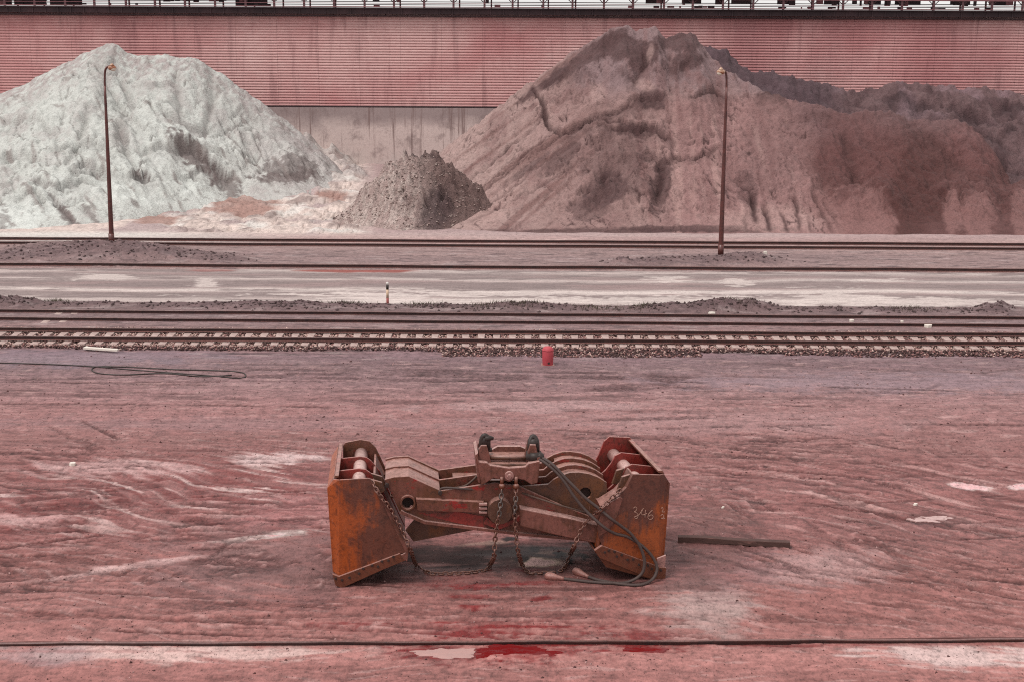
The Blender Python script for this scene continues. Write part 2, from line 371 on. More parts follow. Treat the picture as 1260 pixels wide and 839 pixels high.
TZ = np.zeros(X.shape); RZ = np.zeros(X.shape); TI = np.zeros(X.shape)
def track(pts, w, dep, tread=0.0, tint=0.25, raw=False):
    q = np.array(pts if raw else [G(*p)[:2] for p in pts]); m_ = 3 * w + .2
    i0, i1 = np.searchsorted(gx, q[:, 0].min() - m_), np.searchsorted(gx, q[:, 0].max() + m_); j0, j1 = np.searchsorted(gy, q[:, 1].min() - m_), np.searchsorted(gy, q[:, 1].max() + m_)
    if i1 - i0 < 2 or j1 - j0 < 2: return
    sl_ = (slice(j0, j1), slice(i0, i1)); x_, y_ = X[sl_], Y[sl_]; best = np.full(x_.shape, 9.0); along = np.zeros(x_.shape); acc = 0
    for a, b in zip(q[:-1], q[1:]):
        d = b - a; L = np.hypot(*d); t = np.clip(((x_ - a[0]) * d[0] + (y_ - a[1]) * d[1]) / L ** 2, 0, 1)
        dd = np.hypot(x_ - a[0] - t * d[0], y_ - a[1] - t * d[1]); k = dd < best; best = np.where(k, dd, best); along = np.where(k, acc + t * L, along); acc += L
    m = (1 - ss(w * 0.7, w * 1.15, best + 0.05 * fine[sl_])) * ss(0, .3, along) * ss(0, .3, acc - along) * ss(-.5, .1, fbm(x_ * .5, y_ * .5, 3, 151)); rim = np.exp(-((best - w * 1.35) / (w * 0.35)) ** 2) * (m.max() > 0) * ss(-.4, .2, fbm(x_ * .5, y_ * .5, 3, 151))
    tr = (np.sin(along * 24 + best * 10 / max(w, .1)) > 0.1) * m
    TZ[sl_] = np.minimum(TZ[sl_], -dep * m * (1 + 0.5 * cl[sl_]) - tread * tr); RZ[sl_] = np.maximum(RZ[sl_], dep * 0.6 * rim * (0.6 + lump[sl_]))
    TI[sl_] = np.maximum(TI[sl_], np.clip(tint * m * (0.7 + 0.6 * e2[sl_]) + (.5 if tread else 0) * tr * tint, 0, .75))
def wheelmarks(cx, cy, n, spread, ang, dang, length, curve, seed, w=(.05, .12), dep=(.02, .05), tread=.02):
    """pairs of tyre marks turning across the mud"""
    r = np.random.default_rng(seed); c0 = G(cx, cy)[:2]
    for _ in range(n):
        p = c0 + r.normal(0, 1, 2) * np.array(spread); a = math.radians(ang + r.normal(0, dang)); L = length * r.uniform(.5, 1.3); k = curve * r.normal(0, 1); ps = []
        for s_ in np.linspace(-L / 2, L / 2, 12): ps.append(p + np.array([math.cos(a), math.sin(a)]) * s_ + np.array([-math.sin(a), math.cos(a)]) * k * s_ * s_ )
        ps = np.array(ps); nn_ = np.array([-math.sin(a), math.cos(a)]); ww, dd = r.uniform(*w), r.uniform(*dep)
        for off in ((0,) if r.uniform() < .5 else (0, r.uniform(.5, 1.9))): track(ps + nn_ * off, ww, dd, tread if r.uniform() < .6 else 0, r.uniform(.3, .65), raw=True)
wheelmarks(180, 640, 28, (4, 2.2), 8, 8, 8, .01, 1); wheelmarks(330, 695, 22, (1.5, .9), 58, 30, 1.5, .14, 2, (.06, .12), (.03, .06)); wheelmarks(1050, 665, 34, (3.2, 1.8), -38, 12, 3.2, .03, 3); wheelmarks(1050, 590, 12, (4, 2), -10, 12, 6, .02, 4)
wheelmarks(620, 755, 10, (7, .8), -2, 4, 7, .005, 5); wheelmarks(640, 510, 14, (12, 3.5), 2, 5, 14, .004, 6, (.1, .25), (.015, .03)); wheelmarks(60, 590, 8, (2, 2.5), -40, 20, 4, .05, 7, (.05, .1)); wheelmarks(920, 560, 16, (3, 2), -5, 12, 6, .02, 8); wheelmarks(150, 710, 24, (3, .9), 4, 14, 3, .04, 9, (.06, .14))
wheelmarks(640, 470, 10, (14, 2), 0, 4, 16, .003, 10, (.1, .2), (.015, .03)); wheelmarks(1130, 720, 16, (2.5, .8), -14, 10, 4, .03, 11)
for pts, w, dep, tr, ti in [
        ([(0, 640), (200, 612), (420, 585)], 0.16, .02, 0, .30), ([(0, 655), (260, 640), (405, 612)], 0.2, .03, .01, .30), ([(0, 690), (200, 668), (400, 640)], 0.22, .03, .01, .25), ([(0, 600), (420, 592)], .10, .02, 0, .4), ([(0, 760), (300, 745), (560, 752), (1260, 765)], .2, .02, .01, .25),
        ([(20, 560), (60, 590), (130, 606)], .07, .02, 0, .45), ([(70, 568), (120, 590), (160, 600)], .07, .02, 0, .4),
        ([(330, 720), (350, 690), (360, 672)], .16, .05, .02, .2), ([(385, 718), (375, 690), (392, 672)], .16, .06, .02, .3), ([(270, 712), (240, 690), (215, 680)], .14, .04, .02, .25), ([(310, 700), (296, 682), (280, 672)], .12, .04, .02, .25),
        ([(940, 690), (1010, 712)], .12, .05, .02, .4), ([(980, 670), (1070, 700)], .12, .05, .02, .4), ([(1060, 660), (1125, 695)], .16, .06, .02, .4), ([(920, 610), (960, 655)], .14, .04, .01, .3), ([(1000, 600), (1110, 640), (1260, 660)], .2, .05, .02, .3), ([(1090, 700), (1260, 735)], .14, .04, .02, .35), ([(880, 590), (1010, 660), (1100, 705)], .22, .03, .01, .22), ([(905, 620), (1060, 700)], .16, .03, .01, .25),
        ([(840, 570), (1000, 566), (1100, 565)], .12, .03, 0, .35), ([(930, 592), (1030, 588)], .10, .03, 0, .4), ([(840, 520), (1260, 540)], .3, .02, 0, .12), ([(0, 520), (500, 512), (1260, 500)], .25, .02, 0, .15), ([(0, 545), (400, 540), (700, 532), (1260, 560)], .3, .02, 0, .18), ([(1140, 480), (1180, 462), (1260, 452)], .12, .03, 0, .4),
        ([(640, 470), (900, 462), (1260, 470)], .18, .02, 0, .2), ([(0, 478), (330, 476), (640, 484)], .16, .02, 0, .25)]:
    track(pts, w, dep, tr, ti)
Z += TZ * .7 + RZ * (TZ > -.01); TI = np.clip(TI * 1.25, 0, 1); base = mixc(base, base * np.array([.34, .27, .27]), TI); base = mixc(base, S(196, 154, 150), np.clip(RZ * 14, 0, .5) * (TI < .15))
# ground the grab has pressed flat; drains level
flat = blob(px, py, 612, 700, 230, 26, 0, None, .3); Z = Z * (1 - 0.8 * flat)
# berms beside the road and heaps round the lamp feet
def ridge_y(a, b, wid, hgt, x0, x1, seed, fr=0.35):
    """a low bank between two picture points on the ground"""
    global Z, base, bank
    pa, pb = G(*a), G(*b); yc = pa[1] + (X - pa[0]) / (pb[0] - pa[0]) * (pb[1] - pa[1])
    m = ss(min(x0, x1) - 1, x0 + 1, X) * (1 - ss(x1 - 1, x1 + 1, X))
    pr = np.exp(-((Y - yc) / wid) ** 2) * np.clip(0.55 + 0.9 * fbm(X * fr, Y * 0 + seed, 3, seed), 0.05, 1.6) * m
    Z = Z + hgt * pr * (1 + 0.35 * fbm(X * 2.5, Y * 2.5, 4, seed + 3)); bank = np.maximum(bank, np.clip(pr * 1.3, 0, 1))
bank = np.zeros(X.shape)
ridge_y((0, 374), (1260, 384), 0.55, 0.17, -40, 40, 7)
for (bx, by, rx, ry_, h) in [(10, 373, 30, 7, .5), (905, 379, 40, 5, .4), (870, 381, 70, 4, .3), (1225, 379, 20, 5, .5), (640, 378, 30, 4, .3), (350, 378, 60, 4, .25)]:
    w = blob(px, py, bx, by, rx, ry_, 0, 0.4 * cl, .6); Z = Z + w * h * .6 * (0.8 + 0.3 * lump + .4 * cl); bank = np.maximum(bank, w)
for (bx, by, rx, ry_, h) in [(105, 311, 90, 11, .85), (165, 315, 60, 9, .5), (230, 318, 60, 6, .45), (280, 322, 30, 4, .25), (15, 318, 30, 6, .3), (880, 323, 75, 6, .45), (920, 322, 30, 6, .5), (800, 326, 50, 5, .35), (765, 325, 10, 4, .4)]:
    w = blob(px, py, bx, by, rx, ry_, 0, 0.35 * cl, .7); Z = Z + w * h * .55 * (0.8 + 0.22 * lump + .5 * cl); bank = np.maximum(bank, w)
base = mixc(base, S(98, 76, 78), 0.95 * bank * (0.75 + 0.5 * fine))
rowc = np.stack([np.interp(pyl, ry, rc[:, k]) for k in range(3)], -1) * EARTH; ratio = np.clip(base / rowc, .15, 3); base = np.where((yard > .5)[..., None], rowc * .97 * ratio ** np.array([1.14, 1.18, 1.18]), base)
# level ground under road and rails
R0, R1 = YP(379), YP(331)
flatroad = ss(R0 + .5, R0 + 1.1, Y) * (1 - ss(R1 - .7, R1 - .2, Y)); Z = np.where(near, Z * (1 - flatroad) - 0.06 * flatroad, 0)
for yy, hw in ((YP(420), 2.6), (YP(393), .9), (YP(302), 1.1)):
    m = ss(yy - hw - .5, yy - hw, Y) * (1 - ss(yy + hw, yy + hw + .5, Y)); Z = Z * (1 - 0.75 * m)
Z = np.where(near, Z, 0)
Z += np.where((Y > 80) & near & (px < 480), (0.6 * ss(86, 102, Y)) + 0.12 * ss(80, 84, Y) * fbm(X * 0.4, Y * 0.8, 4, 111), 0)
fz = (Y > 80.5) & near & (px < 470); spread = fz * ss(150, 250, px) * (1 - ss(425, 465, px)); n7 = fbm(X * .7, Y * .5, 5, 161); n8 = fbm(X * .35, Y * .45, 4, 163)
Z += spread * (.30 * np.clip(n7, -.3, 1) + .25 * np.clip(n8, -.2, 1) - .18 * crease(X * .5, Y * .4, .05, 165))
for (bx, by, rx, ry_, h) in [(358, 214, 34, 12, 1.5), (392, 210, 26, 13, 1.3), (420, 210, 16, 10, .8), (435, 226, 14, 6, .6), (330, 226, 26, 6, .6), (395, 232, 40, 5, .4)]:
    w = blob(px, py, bx, by, rx, ry_, 0, .5 * n7, .4); Z = Z + fz * w * h * (.8 + .5 * n7)
    base = mixc(base, S(186, 176, 172), .7 * w * fz)
base = mixc(base, S(140, 120, 116), .75 * spread * ss(.12, .5, n7 - .4 * n8)); base = mixc(base, S(226, 222, 216), .7 * spread * ss(.1, .5, fbm(X * .25, Y * .7, 4, 167)))
for (bx, by, rx, ry_) in [(300, 256, 40, 9), (192, 271, 26, 5), (408, 247, 20, 4)]: base = mixc(base, S(164, 128, 118), .85 * fz * blob(px, py, bx, by, rx, ry_, 0, .5 * n7, .25))
base = np.clip(base, 0.012, 0.8)
m_earth = mat_earth('yard_earth', 5.0, 17.0, 0.50, 0.04, 0.9, stretch=(1, .5, 1), streak=(2.4, 3.6, 1))
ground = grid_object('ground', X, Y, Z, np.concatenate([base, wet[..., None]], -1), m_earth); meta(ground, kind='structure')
GX, GY, GZ = gx, gy, Z
def gz(x, y):
    i = int(np.clip(np.searchsorted(GX, x) - 1, 0, len(GX) - 2)); j = int(np.clip(np.searchsorted(GY, y) - 1, 0, len(GY) - 2))
    return float(GZ[j:j + 2, i:i + 2].mean())

# ------------------------------------------------------------------ haul road
rx_ = spans((-120, -30, 2), (-30, 30, 0.12), (30, 120, 2)); ry2 = spans((R0, R1 - .35, 0.085))
X2, Y2 = np.meshgrid(rx_, ry2); p2, q2 = project(X2, Y2, 0 * X2); qq = q2 - (p2 - 630) * 0.0053
n1 = fbm(X2 * 0.09, Y2 * 1.1, 5, 201); n2 = fbm(X2 * 0.6, Y2 * 2.2, 4, 211); n3 = fbm(X2 * 3, Y2 * 4, 3, 221); n4 = fbm(X2 * .1, Y2 * .1, 3, 223)
c = np.zeros(X2.shape + (3,)) + S(138, 120, 118)
c *= (1 + 0.10 * n2 + 0.10 * n3 + 0.08 * n4)[..., None]
c = mixc(c, S(154, 128, 126), 0.7 * ss(0, .4, n1))
for yc, wd, st in [(335, 3.0, .55), (345.5, 2.0, .6), (359, 2.2, .95), (371, 4.0, .6)]:
    w = np.exp(-((qq - yc + 1.2 * n4 * 3) / wd) ** 2); c = mixc(c, S(212, 196, 190), st * w * ss(-0.3, 0.05, n1 + 0.6 * n2 + 0.3 * n4))
for (bx, by, rx, ry_) in [(470, 367, 60, 8), (560, 372, 160, 4), (800, 372, 150, 6), (1030, 369, 60, 9), (700, 362, 260, 2.5), (905, 347, 20, 4), (255, 350, 12, 6), (130, 342, 30, 4), (820, 345, 26, 4), (1130, 372, 100, 4), (1080, 345, 30, 2)]:
    c = mixc(c, S(214, 198, 192), .7 * blob(p2, q2, bx, by, rx, ry_, 0, 1.1 * n2 + .9 * n1 + .5 * n3, .22))
c = mixc(c, S(146, 74, 66), .95 * blob(p2, q2, 440, 333.5, 75, 2.6, 0, .3 * n2, .2)); c = mixc(c, S(150, 84, 78), .6 * blob(p2, q2, 260, 333, 30, 1.6, 0, .3 * n2, .3))
road = grid_object('haul_road', X2, Y2, 0.004 + 0.012 * n2 + 0.01 * n1 - 0.03 * ss(R1 - .7, R1 - .35, Y2) - 0.05 * (1 - ss(R0, R0 + .6, Y2)), np.clip(c, .02, .8), mat_earth('road_crust', 4.0, 11.0, 0.40, 0.02, 0.85, streak=(.5, 5, 1))); meta(road, kind='structure')

# ------------------------------------------------------------------ puddles
def puddle(name, cx, cy, rx, ry_, mat, seed, z=0.012, sq=2.2, cut=None):
    pts = []
    for k in range(72):
        t = 2 * math.pi * k / 72; e = 1 + 0.12 * math.sin(3 * t + seed) + 0.10 * math.sin(7 * t + 2 * seed) + 0.07 * math.sin(13 * t + seed * 3) + 0.05 * math.sin(23 * t + seed)
        ct, st = math.cos(t), math.sin(t)
        x, y = cx + rx * math.copysign(abs(ct) ** (2 / sq), ct) * e, cy + ry_ * math.copysign(abs(st) ** (2 / sq), st) * e
        if cut: x = max(cut[0] + 1.2 * math.sin(y * 2 + seed), min(cut[1] + 1.2 * math.sin(y * 1.5), x))
        pts.append(G(x, y))
    b0 = np.mean([gz(p[0], p[1]) for p in pts])
    mb = MB(); n = len(pts); V = [(p[0], p[1], max(gz(p[0], p[1]), b0) * 0 + b0 + z) for p in pts]
    mb.prism(V, (0, 0, -0.03)); o = mb.build(name, mat); meta(o, kind='structure'); return o
def mat_water(name, c, rough):
    m, nt, b = newmat(name); n = noise(nt, mapping(nt, objco(nt), (1, 2.5, 1)), 3.0, 6, 0.7)
    nt.links.new(mix(nt, ramp(nt, n, [(.35, 0), (.7, 1)]), (*c, 1), tuple(x * .72 for x in c) + (1,)), b.inputs['Base Color'])
    nt.links.new(ramp(nt, n, [(.45, rough), (.62, rough + .3)]), b.inputs['Roughness']); b.inputs['Specular IOR Level'].default_value = .5; return m
m_red = mat_water('red_mud_water', C(128, 20, 24), .14); m_pale = mat_water('sky_pale_water', C(206, 164, 158), .16)  # m_pale: reflected sky painted into the water's base colour
puddle('puddle_of_red_mud', 632, 803, 50, 9.5, m_red, 1.0, z=.010, cut=(585, 900)); puddle('puddle_of_red_mud', 792, 799, 26, 4.2, m_red, 2.3, z=.008)
puddle('puddle_with_painted_sky', 552, 803, 40, 6.0, m_pale, 4.1, z=.009, cut=(400, 584)); puddle('puddle_with_painted_sky', 1148, 638, 27, 3.6, m_pale, 5.2, z=.010)  # puddles kept pale to stand for sky mirrored in them

# ------------------------------------------------------------------ rails
m_rail = mat_rust('rail_steel', C(84, 48, 44), C(60, 34, 32), C(150, 104, 98), .5, 3.0, bmp=.002)
m_sleeper = mat_plain('pale_sleeper', C(212, 186, 178), .45, 6, .9, .006, dirt=C(150, 112, 110), dirt_at=.62)
m_ballast = mat_earth('ballast_stone', 12, 40, .25, .008, .9)
PROF = [(-.07, 0), (.07, 0), (.07, .02), (.012, .035), (.012, .115), (.036, .125), (.036, .155), (.028, .165), (-.028, .165), (-.036, .155), (-.036, .125), (-.012, .115), (-.012, .035), (-.07, .02)]
def rail_mesh(mb, a, b, z0, sc=1.0, seg=40, wob=0.0):
    a = Vector((a[0], a[1], z0)); b = Vector((b[0], b[1], z0)); d = (b - a).normalized(); n = Vector((-d.y, d.x, 0)); m = len(PROF); V = []
    for i in range(seg + 1):
        p = a.lerp(b, i / seg); w = wob * math.sin(i * .9) + wob * .6 * math.sin(i * 2.3 + 1)
        V += [p + n * (u * sc + w) + Vector((0, 0, v * sc + w * .3)) for u, v in PROF]
    f = [(i * m + k, (i + 1) * m + k, (i + 1) * m + (k + 1) % m, i * m + (k + 1) % m) for i in range(seg) for k in range(m)]
    f += [tuple(range(m)), tuple(seg * m + k for k in reversed(range(m)))]
    mb.add(V, f); return mb
def line(yl, yr, x0=-38, x1=38):
    a, b = G(0, yl), G(1260, yr); s = (b[1] - a[1]) / (b[0] - a[0])
    return np.array([x0, a[1] + (x0 - a[0]) * s, 0]), np.array([x1, a[1] + (x1 - a[0]) * s, 0])
def railway(label, group, yl, yr, zr, sc, slx=None, slz=0.0, spacing=.6):
    a, b = line(yl, yr); d = (b - a) / np.linalg.norm(b - a); n = np.array([-d[1], d[0], 0]); mid = (a + b) / 2
    t = thing('railway_track', label, 'railway track', mid, group)
    for s in (-1, 1): rail_mesh(MB(), a + n * s * .7525, b + n * s * .7525, zr, sc, wob=.012).build('rail', m_rail, t)
    first = None
    for x in (slx if slx is not None else []):
        p = a + d * ((x - a[0]) / d[0]); jit = rng.normal(0, .02, 3)
        if first is None:
            mb = MB(); L = 2.5
            ys = [-1.25, -.95, -.55, 0, .55, .95, 1.25]; hw = [.13, .14, .135, .115, .135, .14, .13]; zz = [.0, .01, .005, -.02, .005, .01, .0]
            V = []
            for yv, h, zt in zip(ys, hw, zz):
                q = mid + n * yv
                for u, w in ((-h - .02, -.16), (h + .02, -.16), (h, zt), (-h, zt)): V.append(q + d * u + np.array([0, 0, slz + w]))
            f = [(i * 4 + k, (i + 1) * 4 + k, (i + 1) * 4 + (k + 1) % 4, i * 4 + (k + 1) % 4) for i in range(6) for k in range(4)] + [(3, 2, 1, 0), (24, 25, 26, 27)]
            first = mb.add(V, f).build('sleeper', m_sleeper, t, bevel=.012); o = first
        else:
            o = first.copy(); COL.objects.link(o); o.parent = t
        o.location = Vector(p - mid + np.array([0, jit[0], jit[1] * .4])); o.rotation_euler = (0, 0, jit[2])
    return a, b, d, n
sl1 = np.arange(-23.5, 24, .603)
ta, tb, td, tn = railway('ballasted railway track with pale sleepers showing, nearest full track behind the red post', 'railway tracks crossing the yard', 416.3, 423.0, .10, 1.0, sl1, .085)
s2 = [G(x, 391)[0] for x in (8, 27, 46, 64, 84, 104)]
railway('railway track sunk in grey earth between the gravel ballast and the haul road', 'railway tracks crossing the yard', 389.3, 398.2, -.03, 1.0, s2, -.012)
s3 = np.arange(-28, 29, .66)
railway('distant railway track running along the foot of the ore heaps behind the lamps', 'railway tracks crossing the yard', 298.2, 305.8, .0, 1.0, s3, -.025)
a, b = line(327.3, 335.0); k_ = rail_mesh(MB(), a, b, -.02, 1.15, wob=.02).build('edge_rail', m_rail)
meta(k_, 'single dark rail laid along the far edge of the pale haul road', 'rail')
a, b = line(793.2, 788.2, -24, 24); mb = rail_mesh(MB(), a, b, -.105, .95, seg=70, wob=.012)
k_ = mb.build('crane_rail', m_rail); meta(k_, 'single rail sunk in pink mud in front of the rusty grab', 'rail')
a2, b2 = line(790.0, 785.0, -24, 24); mb = MB(); pts = []
for i in range(161):
    p = a2 + (b2 - a2) * i / 160; pts.append((p[0], p[1] + .03 * math.sin(i * .13) + .05 * math.sin(i * .049 + 1), gz(p[0], p[1]) + .012))
k_ = mb.tube(pts, .022, 6).build('drag_cable', mat_plain('mud_cable', C(120, 74, 70), .4, 9, .8)); meta(k_, 'thin muddy cable lying just behind the front crane rail', 'cable')

# ballast: too many stones to count
def stones(name, n, pos, size, cols, kind='stuff'):
    base_v = np.array([(1, 0, 0), (-1, 0, 0), (0, 1, 0), (0, -1, 0), (0, 0, 1), (0, 0, -1), ]) * 1.0
    base_f = np.array([(0, 2, 4), (2, 1, 4), (1, 3, 4), (3, 0, 4), (2, 0, 5), (1, 2, 5), (3, 1, 5), (0, 3, 5)])
    V = base_v[None] * (rng.uniform(.55, 1.25, (n, 6, 1))) + rng.normal(0, .18, (n, 6, 3))
    a_ = rng.uniform(0, 6.28, n); ca, sa = np.cos(a_), np.sin(a_)
    x = V[..., 0] * ca[:, None] - V[..., 1] * sa[:, None]; y = V[..., 0] * sa[:, None] + V[..., 1] * ca[:, None]
    V = np.stack([x, y, V[..., 2] * .75], -1) * size[:, None, None] + pos[:, None]
    Fc = (base_f[None] + (np.arange(n) * 6)[:, None, None]).reshape(-1, 3)
    loc = pos.mean(0); me = bpy.data.meshes.new(name); v = (V - loc).reshape(-1, 3)
    me.vertices.add(len(v)); me.vertices.foreach_set('co', v.ravel().astype(np.float32)); me.loops.add(Fc.size); me.loops.foreach_set('vertex_index', Fc.ravel().astype(np.int32))
    me.polygons.add(len(Fc)); me.polygons.foreach_set('loop_start', np.arange(0, Fc.size, 3, dtype=np.int32)); me.polygons.foreach_set('loop_total', np.full(len(Fc), 3, np.int32)); me.update(calc_edges=True)
    ca_ = me.color_attributes.new('col', 'FLOAT_COLOR', 'POINT'); cc = np.concatenate([np.repeat(cols, 6, 0), np.zeros((n * 6, 1))], 1); ca_.data.foreach_set('color', cc.ravel().astype(np.float32))
    o = link(name, me, m_ballast, None, loc); meta(o, kind=kind); return o
N = 52000; sx_ = rng.uniform(-23, 23, N); off = rng.uniform(-2.75, 2.15, N)
ex = fbm(sx_ * .25, sx_ * 0, 3, 301); pxs, _ = project(sx_, np.full(N, 52.0), np.zeros(N))
dens = np.where(off < -1.25, np.where((pxs > 540) & (pxs < 1010), 1.0, .75) * (1 - ss(-2.1 - .4 * ex, -2.75, off) * 0) * (off > -1.85 - .4 * ex - .7 * ((pxs > 545) & (pxs < 860)) - .35 * (pxs > 960)), np.where(off > 1.15, .55 * (off < 1.75 + .4 * ex), 1.0))
onsl = (np.abs((sx_ - sl1[0] + .30) % .603 - .30) < .13) & (np.abs(off) < 1.2); dens = np.where(onsl, .12, dens)
k = rng.uniform(0, 1, N) < dens; sx_, off = sx_[k], off[k]; n = len(sx_)
yb = ta[1] + (sx_ - ta[0]) * (td[1] / td[0]) + off
zb = np.where(off < -1.4, .07 * ss(-2.6, -1.4, off), np.where(off > 1.3, .06 * (1 - ss(1.3, 2.1, off)), .02)) + rng.uniform(-.015, .02, n)
t = rng.uniform(0, 1, n) + .4 * (off < -1.45) ; cols = np.where((t < .5)[:, None], np.array(C(200, 168, 158)), np.where((t < .75)[:, None], np.array(C(150, 106, 102)), np.array(C(78, 52, 50)))) * rng.uniform(.75, 1.2, (n, 1))
stones('ballast', n, np.stack([sx_, yb, zb], -1), rng.uniform(.035, .07, n), cols)
# loose clods and pebbles over the yard
N = 11000; u = rng.uniform(-30, 1290, N); v = np.where(rng.uniform(0, 1, N) < .5, rng.uniform(560, 838, N), rng.uniform(436, 560, N)); pp = np.array([G(a_, b_) for a_, b_ in zip(u, v)])
pp[:, 2] = [gz(q[0], q[1]) + .004 for q in pp]; t = rng.uniform(0, 1, N)
cols = np.where((t < .7)[:, None], np.array(C(92, 56, 54)), np.array(C(186, 146, 142))) * rng.uniform(.7, 1.15, (N, 1))
stones('pebbles', N, pp, rng.uniform(.004, .016, N) * (1 + 1.6 * (rng.uniform(0, 1, N) > .93)) * np.where(v < 560, 1.3, 1.0), cols)
# clods on the banks
N = 5200; xx = rng.uniform(-27, 27, N); yy = np.where(rng.uniform(0, 1, N) < .5, rng.normal(R0 - .3, .55, N), rng.uniform(YP(326), YP(304), N))
ii = np.clip(np.searchsorted(gx, xx), 0, len(gx) - 1); jj = np.clip(np.searchsorted(gy, yy), 0, len(gy) - 1); bk = bank[jj, ii]; k = rng.uniform(0, 1, N) < bk; xx, yy = xx[k], yy[k]; n = len(xx)
pp = np.stack([xx, yy, [gz(a_, b_) + .01 for a_, b_ in zip(xx, yy)]], -1)
stones('clods', n, pp, rng.uniform(.03, .10, n), np.array(C(92, 72, 72))[None] * rng.uniform(.6, 1.25, (n, 1)))
# dry grass on the road bank
mb = MB()
for (u, v, w) in [(425, 376, 30), (518, 377, 26), (600, 379, 30), (645, 379, 24), (740, 381, 40), (790, 381, 20), (905, 380, 30), (1120, 383, 40), (70, 372, 20)]:
    for _ in range(150):
        a_ = G(random.gauss(u, w * .5), random.gauss(v, 1.6)); z0 = gz(a_[0], a_[1]) - .02; h = random.uniform(.06, .2); dx, dy = random.gauss(0, .09), random.gauss(0, .09); w_ = .012
        mb.add([(a_[0] - w_, a_[1], z0), (a_[0] + w_, a_[1], z0), (a_[0] + dx, a_[1] + dy, z0 + h)], [(0, 1, 2)])
g = mb.build('grass', mat_plain('dry_grass', C(86, 76, 56), .5, 5, .9)); meta(g, kind='stuff')
# ================================================================== ore heaps
m_ore = mat_earth('loose_ore', 3.0, 8.5, 0.30, 0.14, 0.95)
m_ore_pale = mat_earth('pale_powder', 2.2, 8.0, 0.22, 0.16, 0.95)
m_rubble = mat_earth('rubble_earth', 3.5, 14.0, 0.55, 0.16, 0.95)
def crest(sil, Yr):
    us = np.array([s[0] for s in sil]); yr = Yr(us) if callable(Yr) else np.full(len(us), float(Yr))
    q = np.array([P(a, b, y) for (a, b), y in zip(sil, yr)]); o = np.argsort(q[:, 0]); xs, zs, ys = q[o, 0], q[o, 2], q[o, 1]
    cc = np.concatenate; return cc([[xs[0] - 3], xs, [xs[-1] + 3]]), cc([[zs[0] - 3.2], zs, [zs[-1] - 3.2]]), cc([[ys[0]], ys, [ys[-1]]])
def heap(name, label, sil, Yr, foot, x0, x1, y0, y1, step, colf, detail, mat, group='ore stockpiles against the red hall', sharp=0.25, creases=.16, fade=(.3, 2.6), low=.10, hf=1.0):
    cx_, cz_, cy_ = crest(sil, Yr); xs = np.arange(x0, x1, step); ys = np.arange(y0, y1, step * 1.05); X, Y = np.meshgrid(xs, ys)
    yr = np.interp(X, cx_, cy_); off = np.abs(Y - yr); wx = .35 * fbm(X * .35, Y * .35, 3, 401)
    h = np.interp(X + wx * .6 * ss(0, 4, off), cx_, cz_); hs = np.interp(X, cx_, cz_)
    ft = foot(X, hs) + .4 * fbm(X * .3, Y * 0 + 2, 3, 411)
    t = np.clip((Y - ft) / (yr - ft), -1, 1); front = h * (np.where(t > 0, t * (1 - sharp) + sharp * t * t, t))
    Z = np.where(Y < yr, front, h - (Y - yr) * .8); Z = np.where(h < 0, h - .06 * off - .3, Z)
    px, py = project(X, Y, np.maximum(Z, 0)); tt = np.clip(t, 0, 1)
    dz, c = detail(X, Y, Z, px, py, tt, h)
    k1 = crease(X * .8 + .35 * Y, Y * .40, .03, 421, 2) * ss(-.2, .3, fbm(X * .3, Y * .3, 3, 425)); k2 = crease(X * 1.4 - .4 * Y, Y * .9, .035, 431, 2) * ss(-.1, .3, fbm(X * .4, Y * .4, 3, 435))
    hfn = hf * (.05 * fbm(X * 3.6, Y * 3.6, 3, 77) + .14 * fbm(X * 1.2, Y * 1.2, 4, 79) + .07 * (ridged(X * 1.1, Y * 1.1, 3, 81) - .6))
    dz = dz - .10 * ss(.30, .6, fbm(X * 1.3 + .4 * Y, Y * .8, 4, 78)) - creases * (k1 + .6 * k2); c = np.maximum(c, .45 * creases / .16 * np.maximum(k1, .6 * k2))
    Z = Z + dz * np.clip(ss(.2, 1.6, Z), .12, 1) * np.where(Y > yr - .3, low, low + (1 - low) * ss(*fade, off)) + hfn * np.clip(ss(.2, 1.2, Z), .1, 1); px, py = project(X, Y, np.maximum(Z, 0)); col = colf(X, Y, Z, px, py, tt, c)
    o = grid_object(name, X, Y, Z, np.clip(col, .012, .8), mat, keep=(Z > -.3)); return meta(o, label, 'stockpile', group)
S = lambda r, g, b: np.array(C(r, g, b))

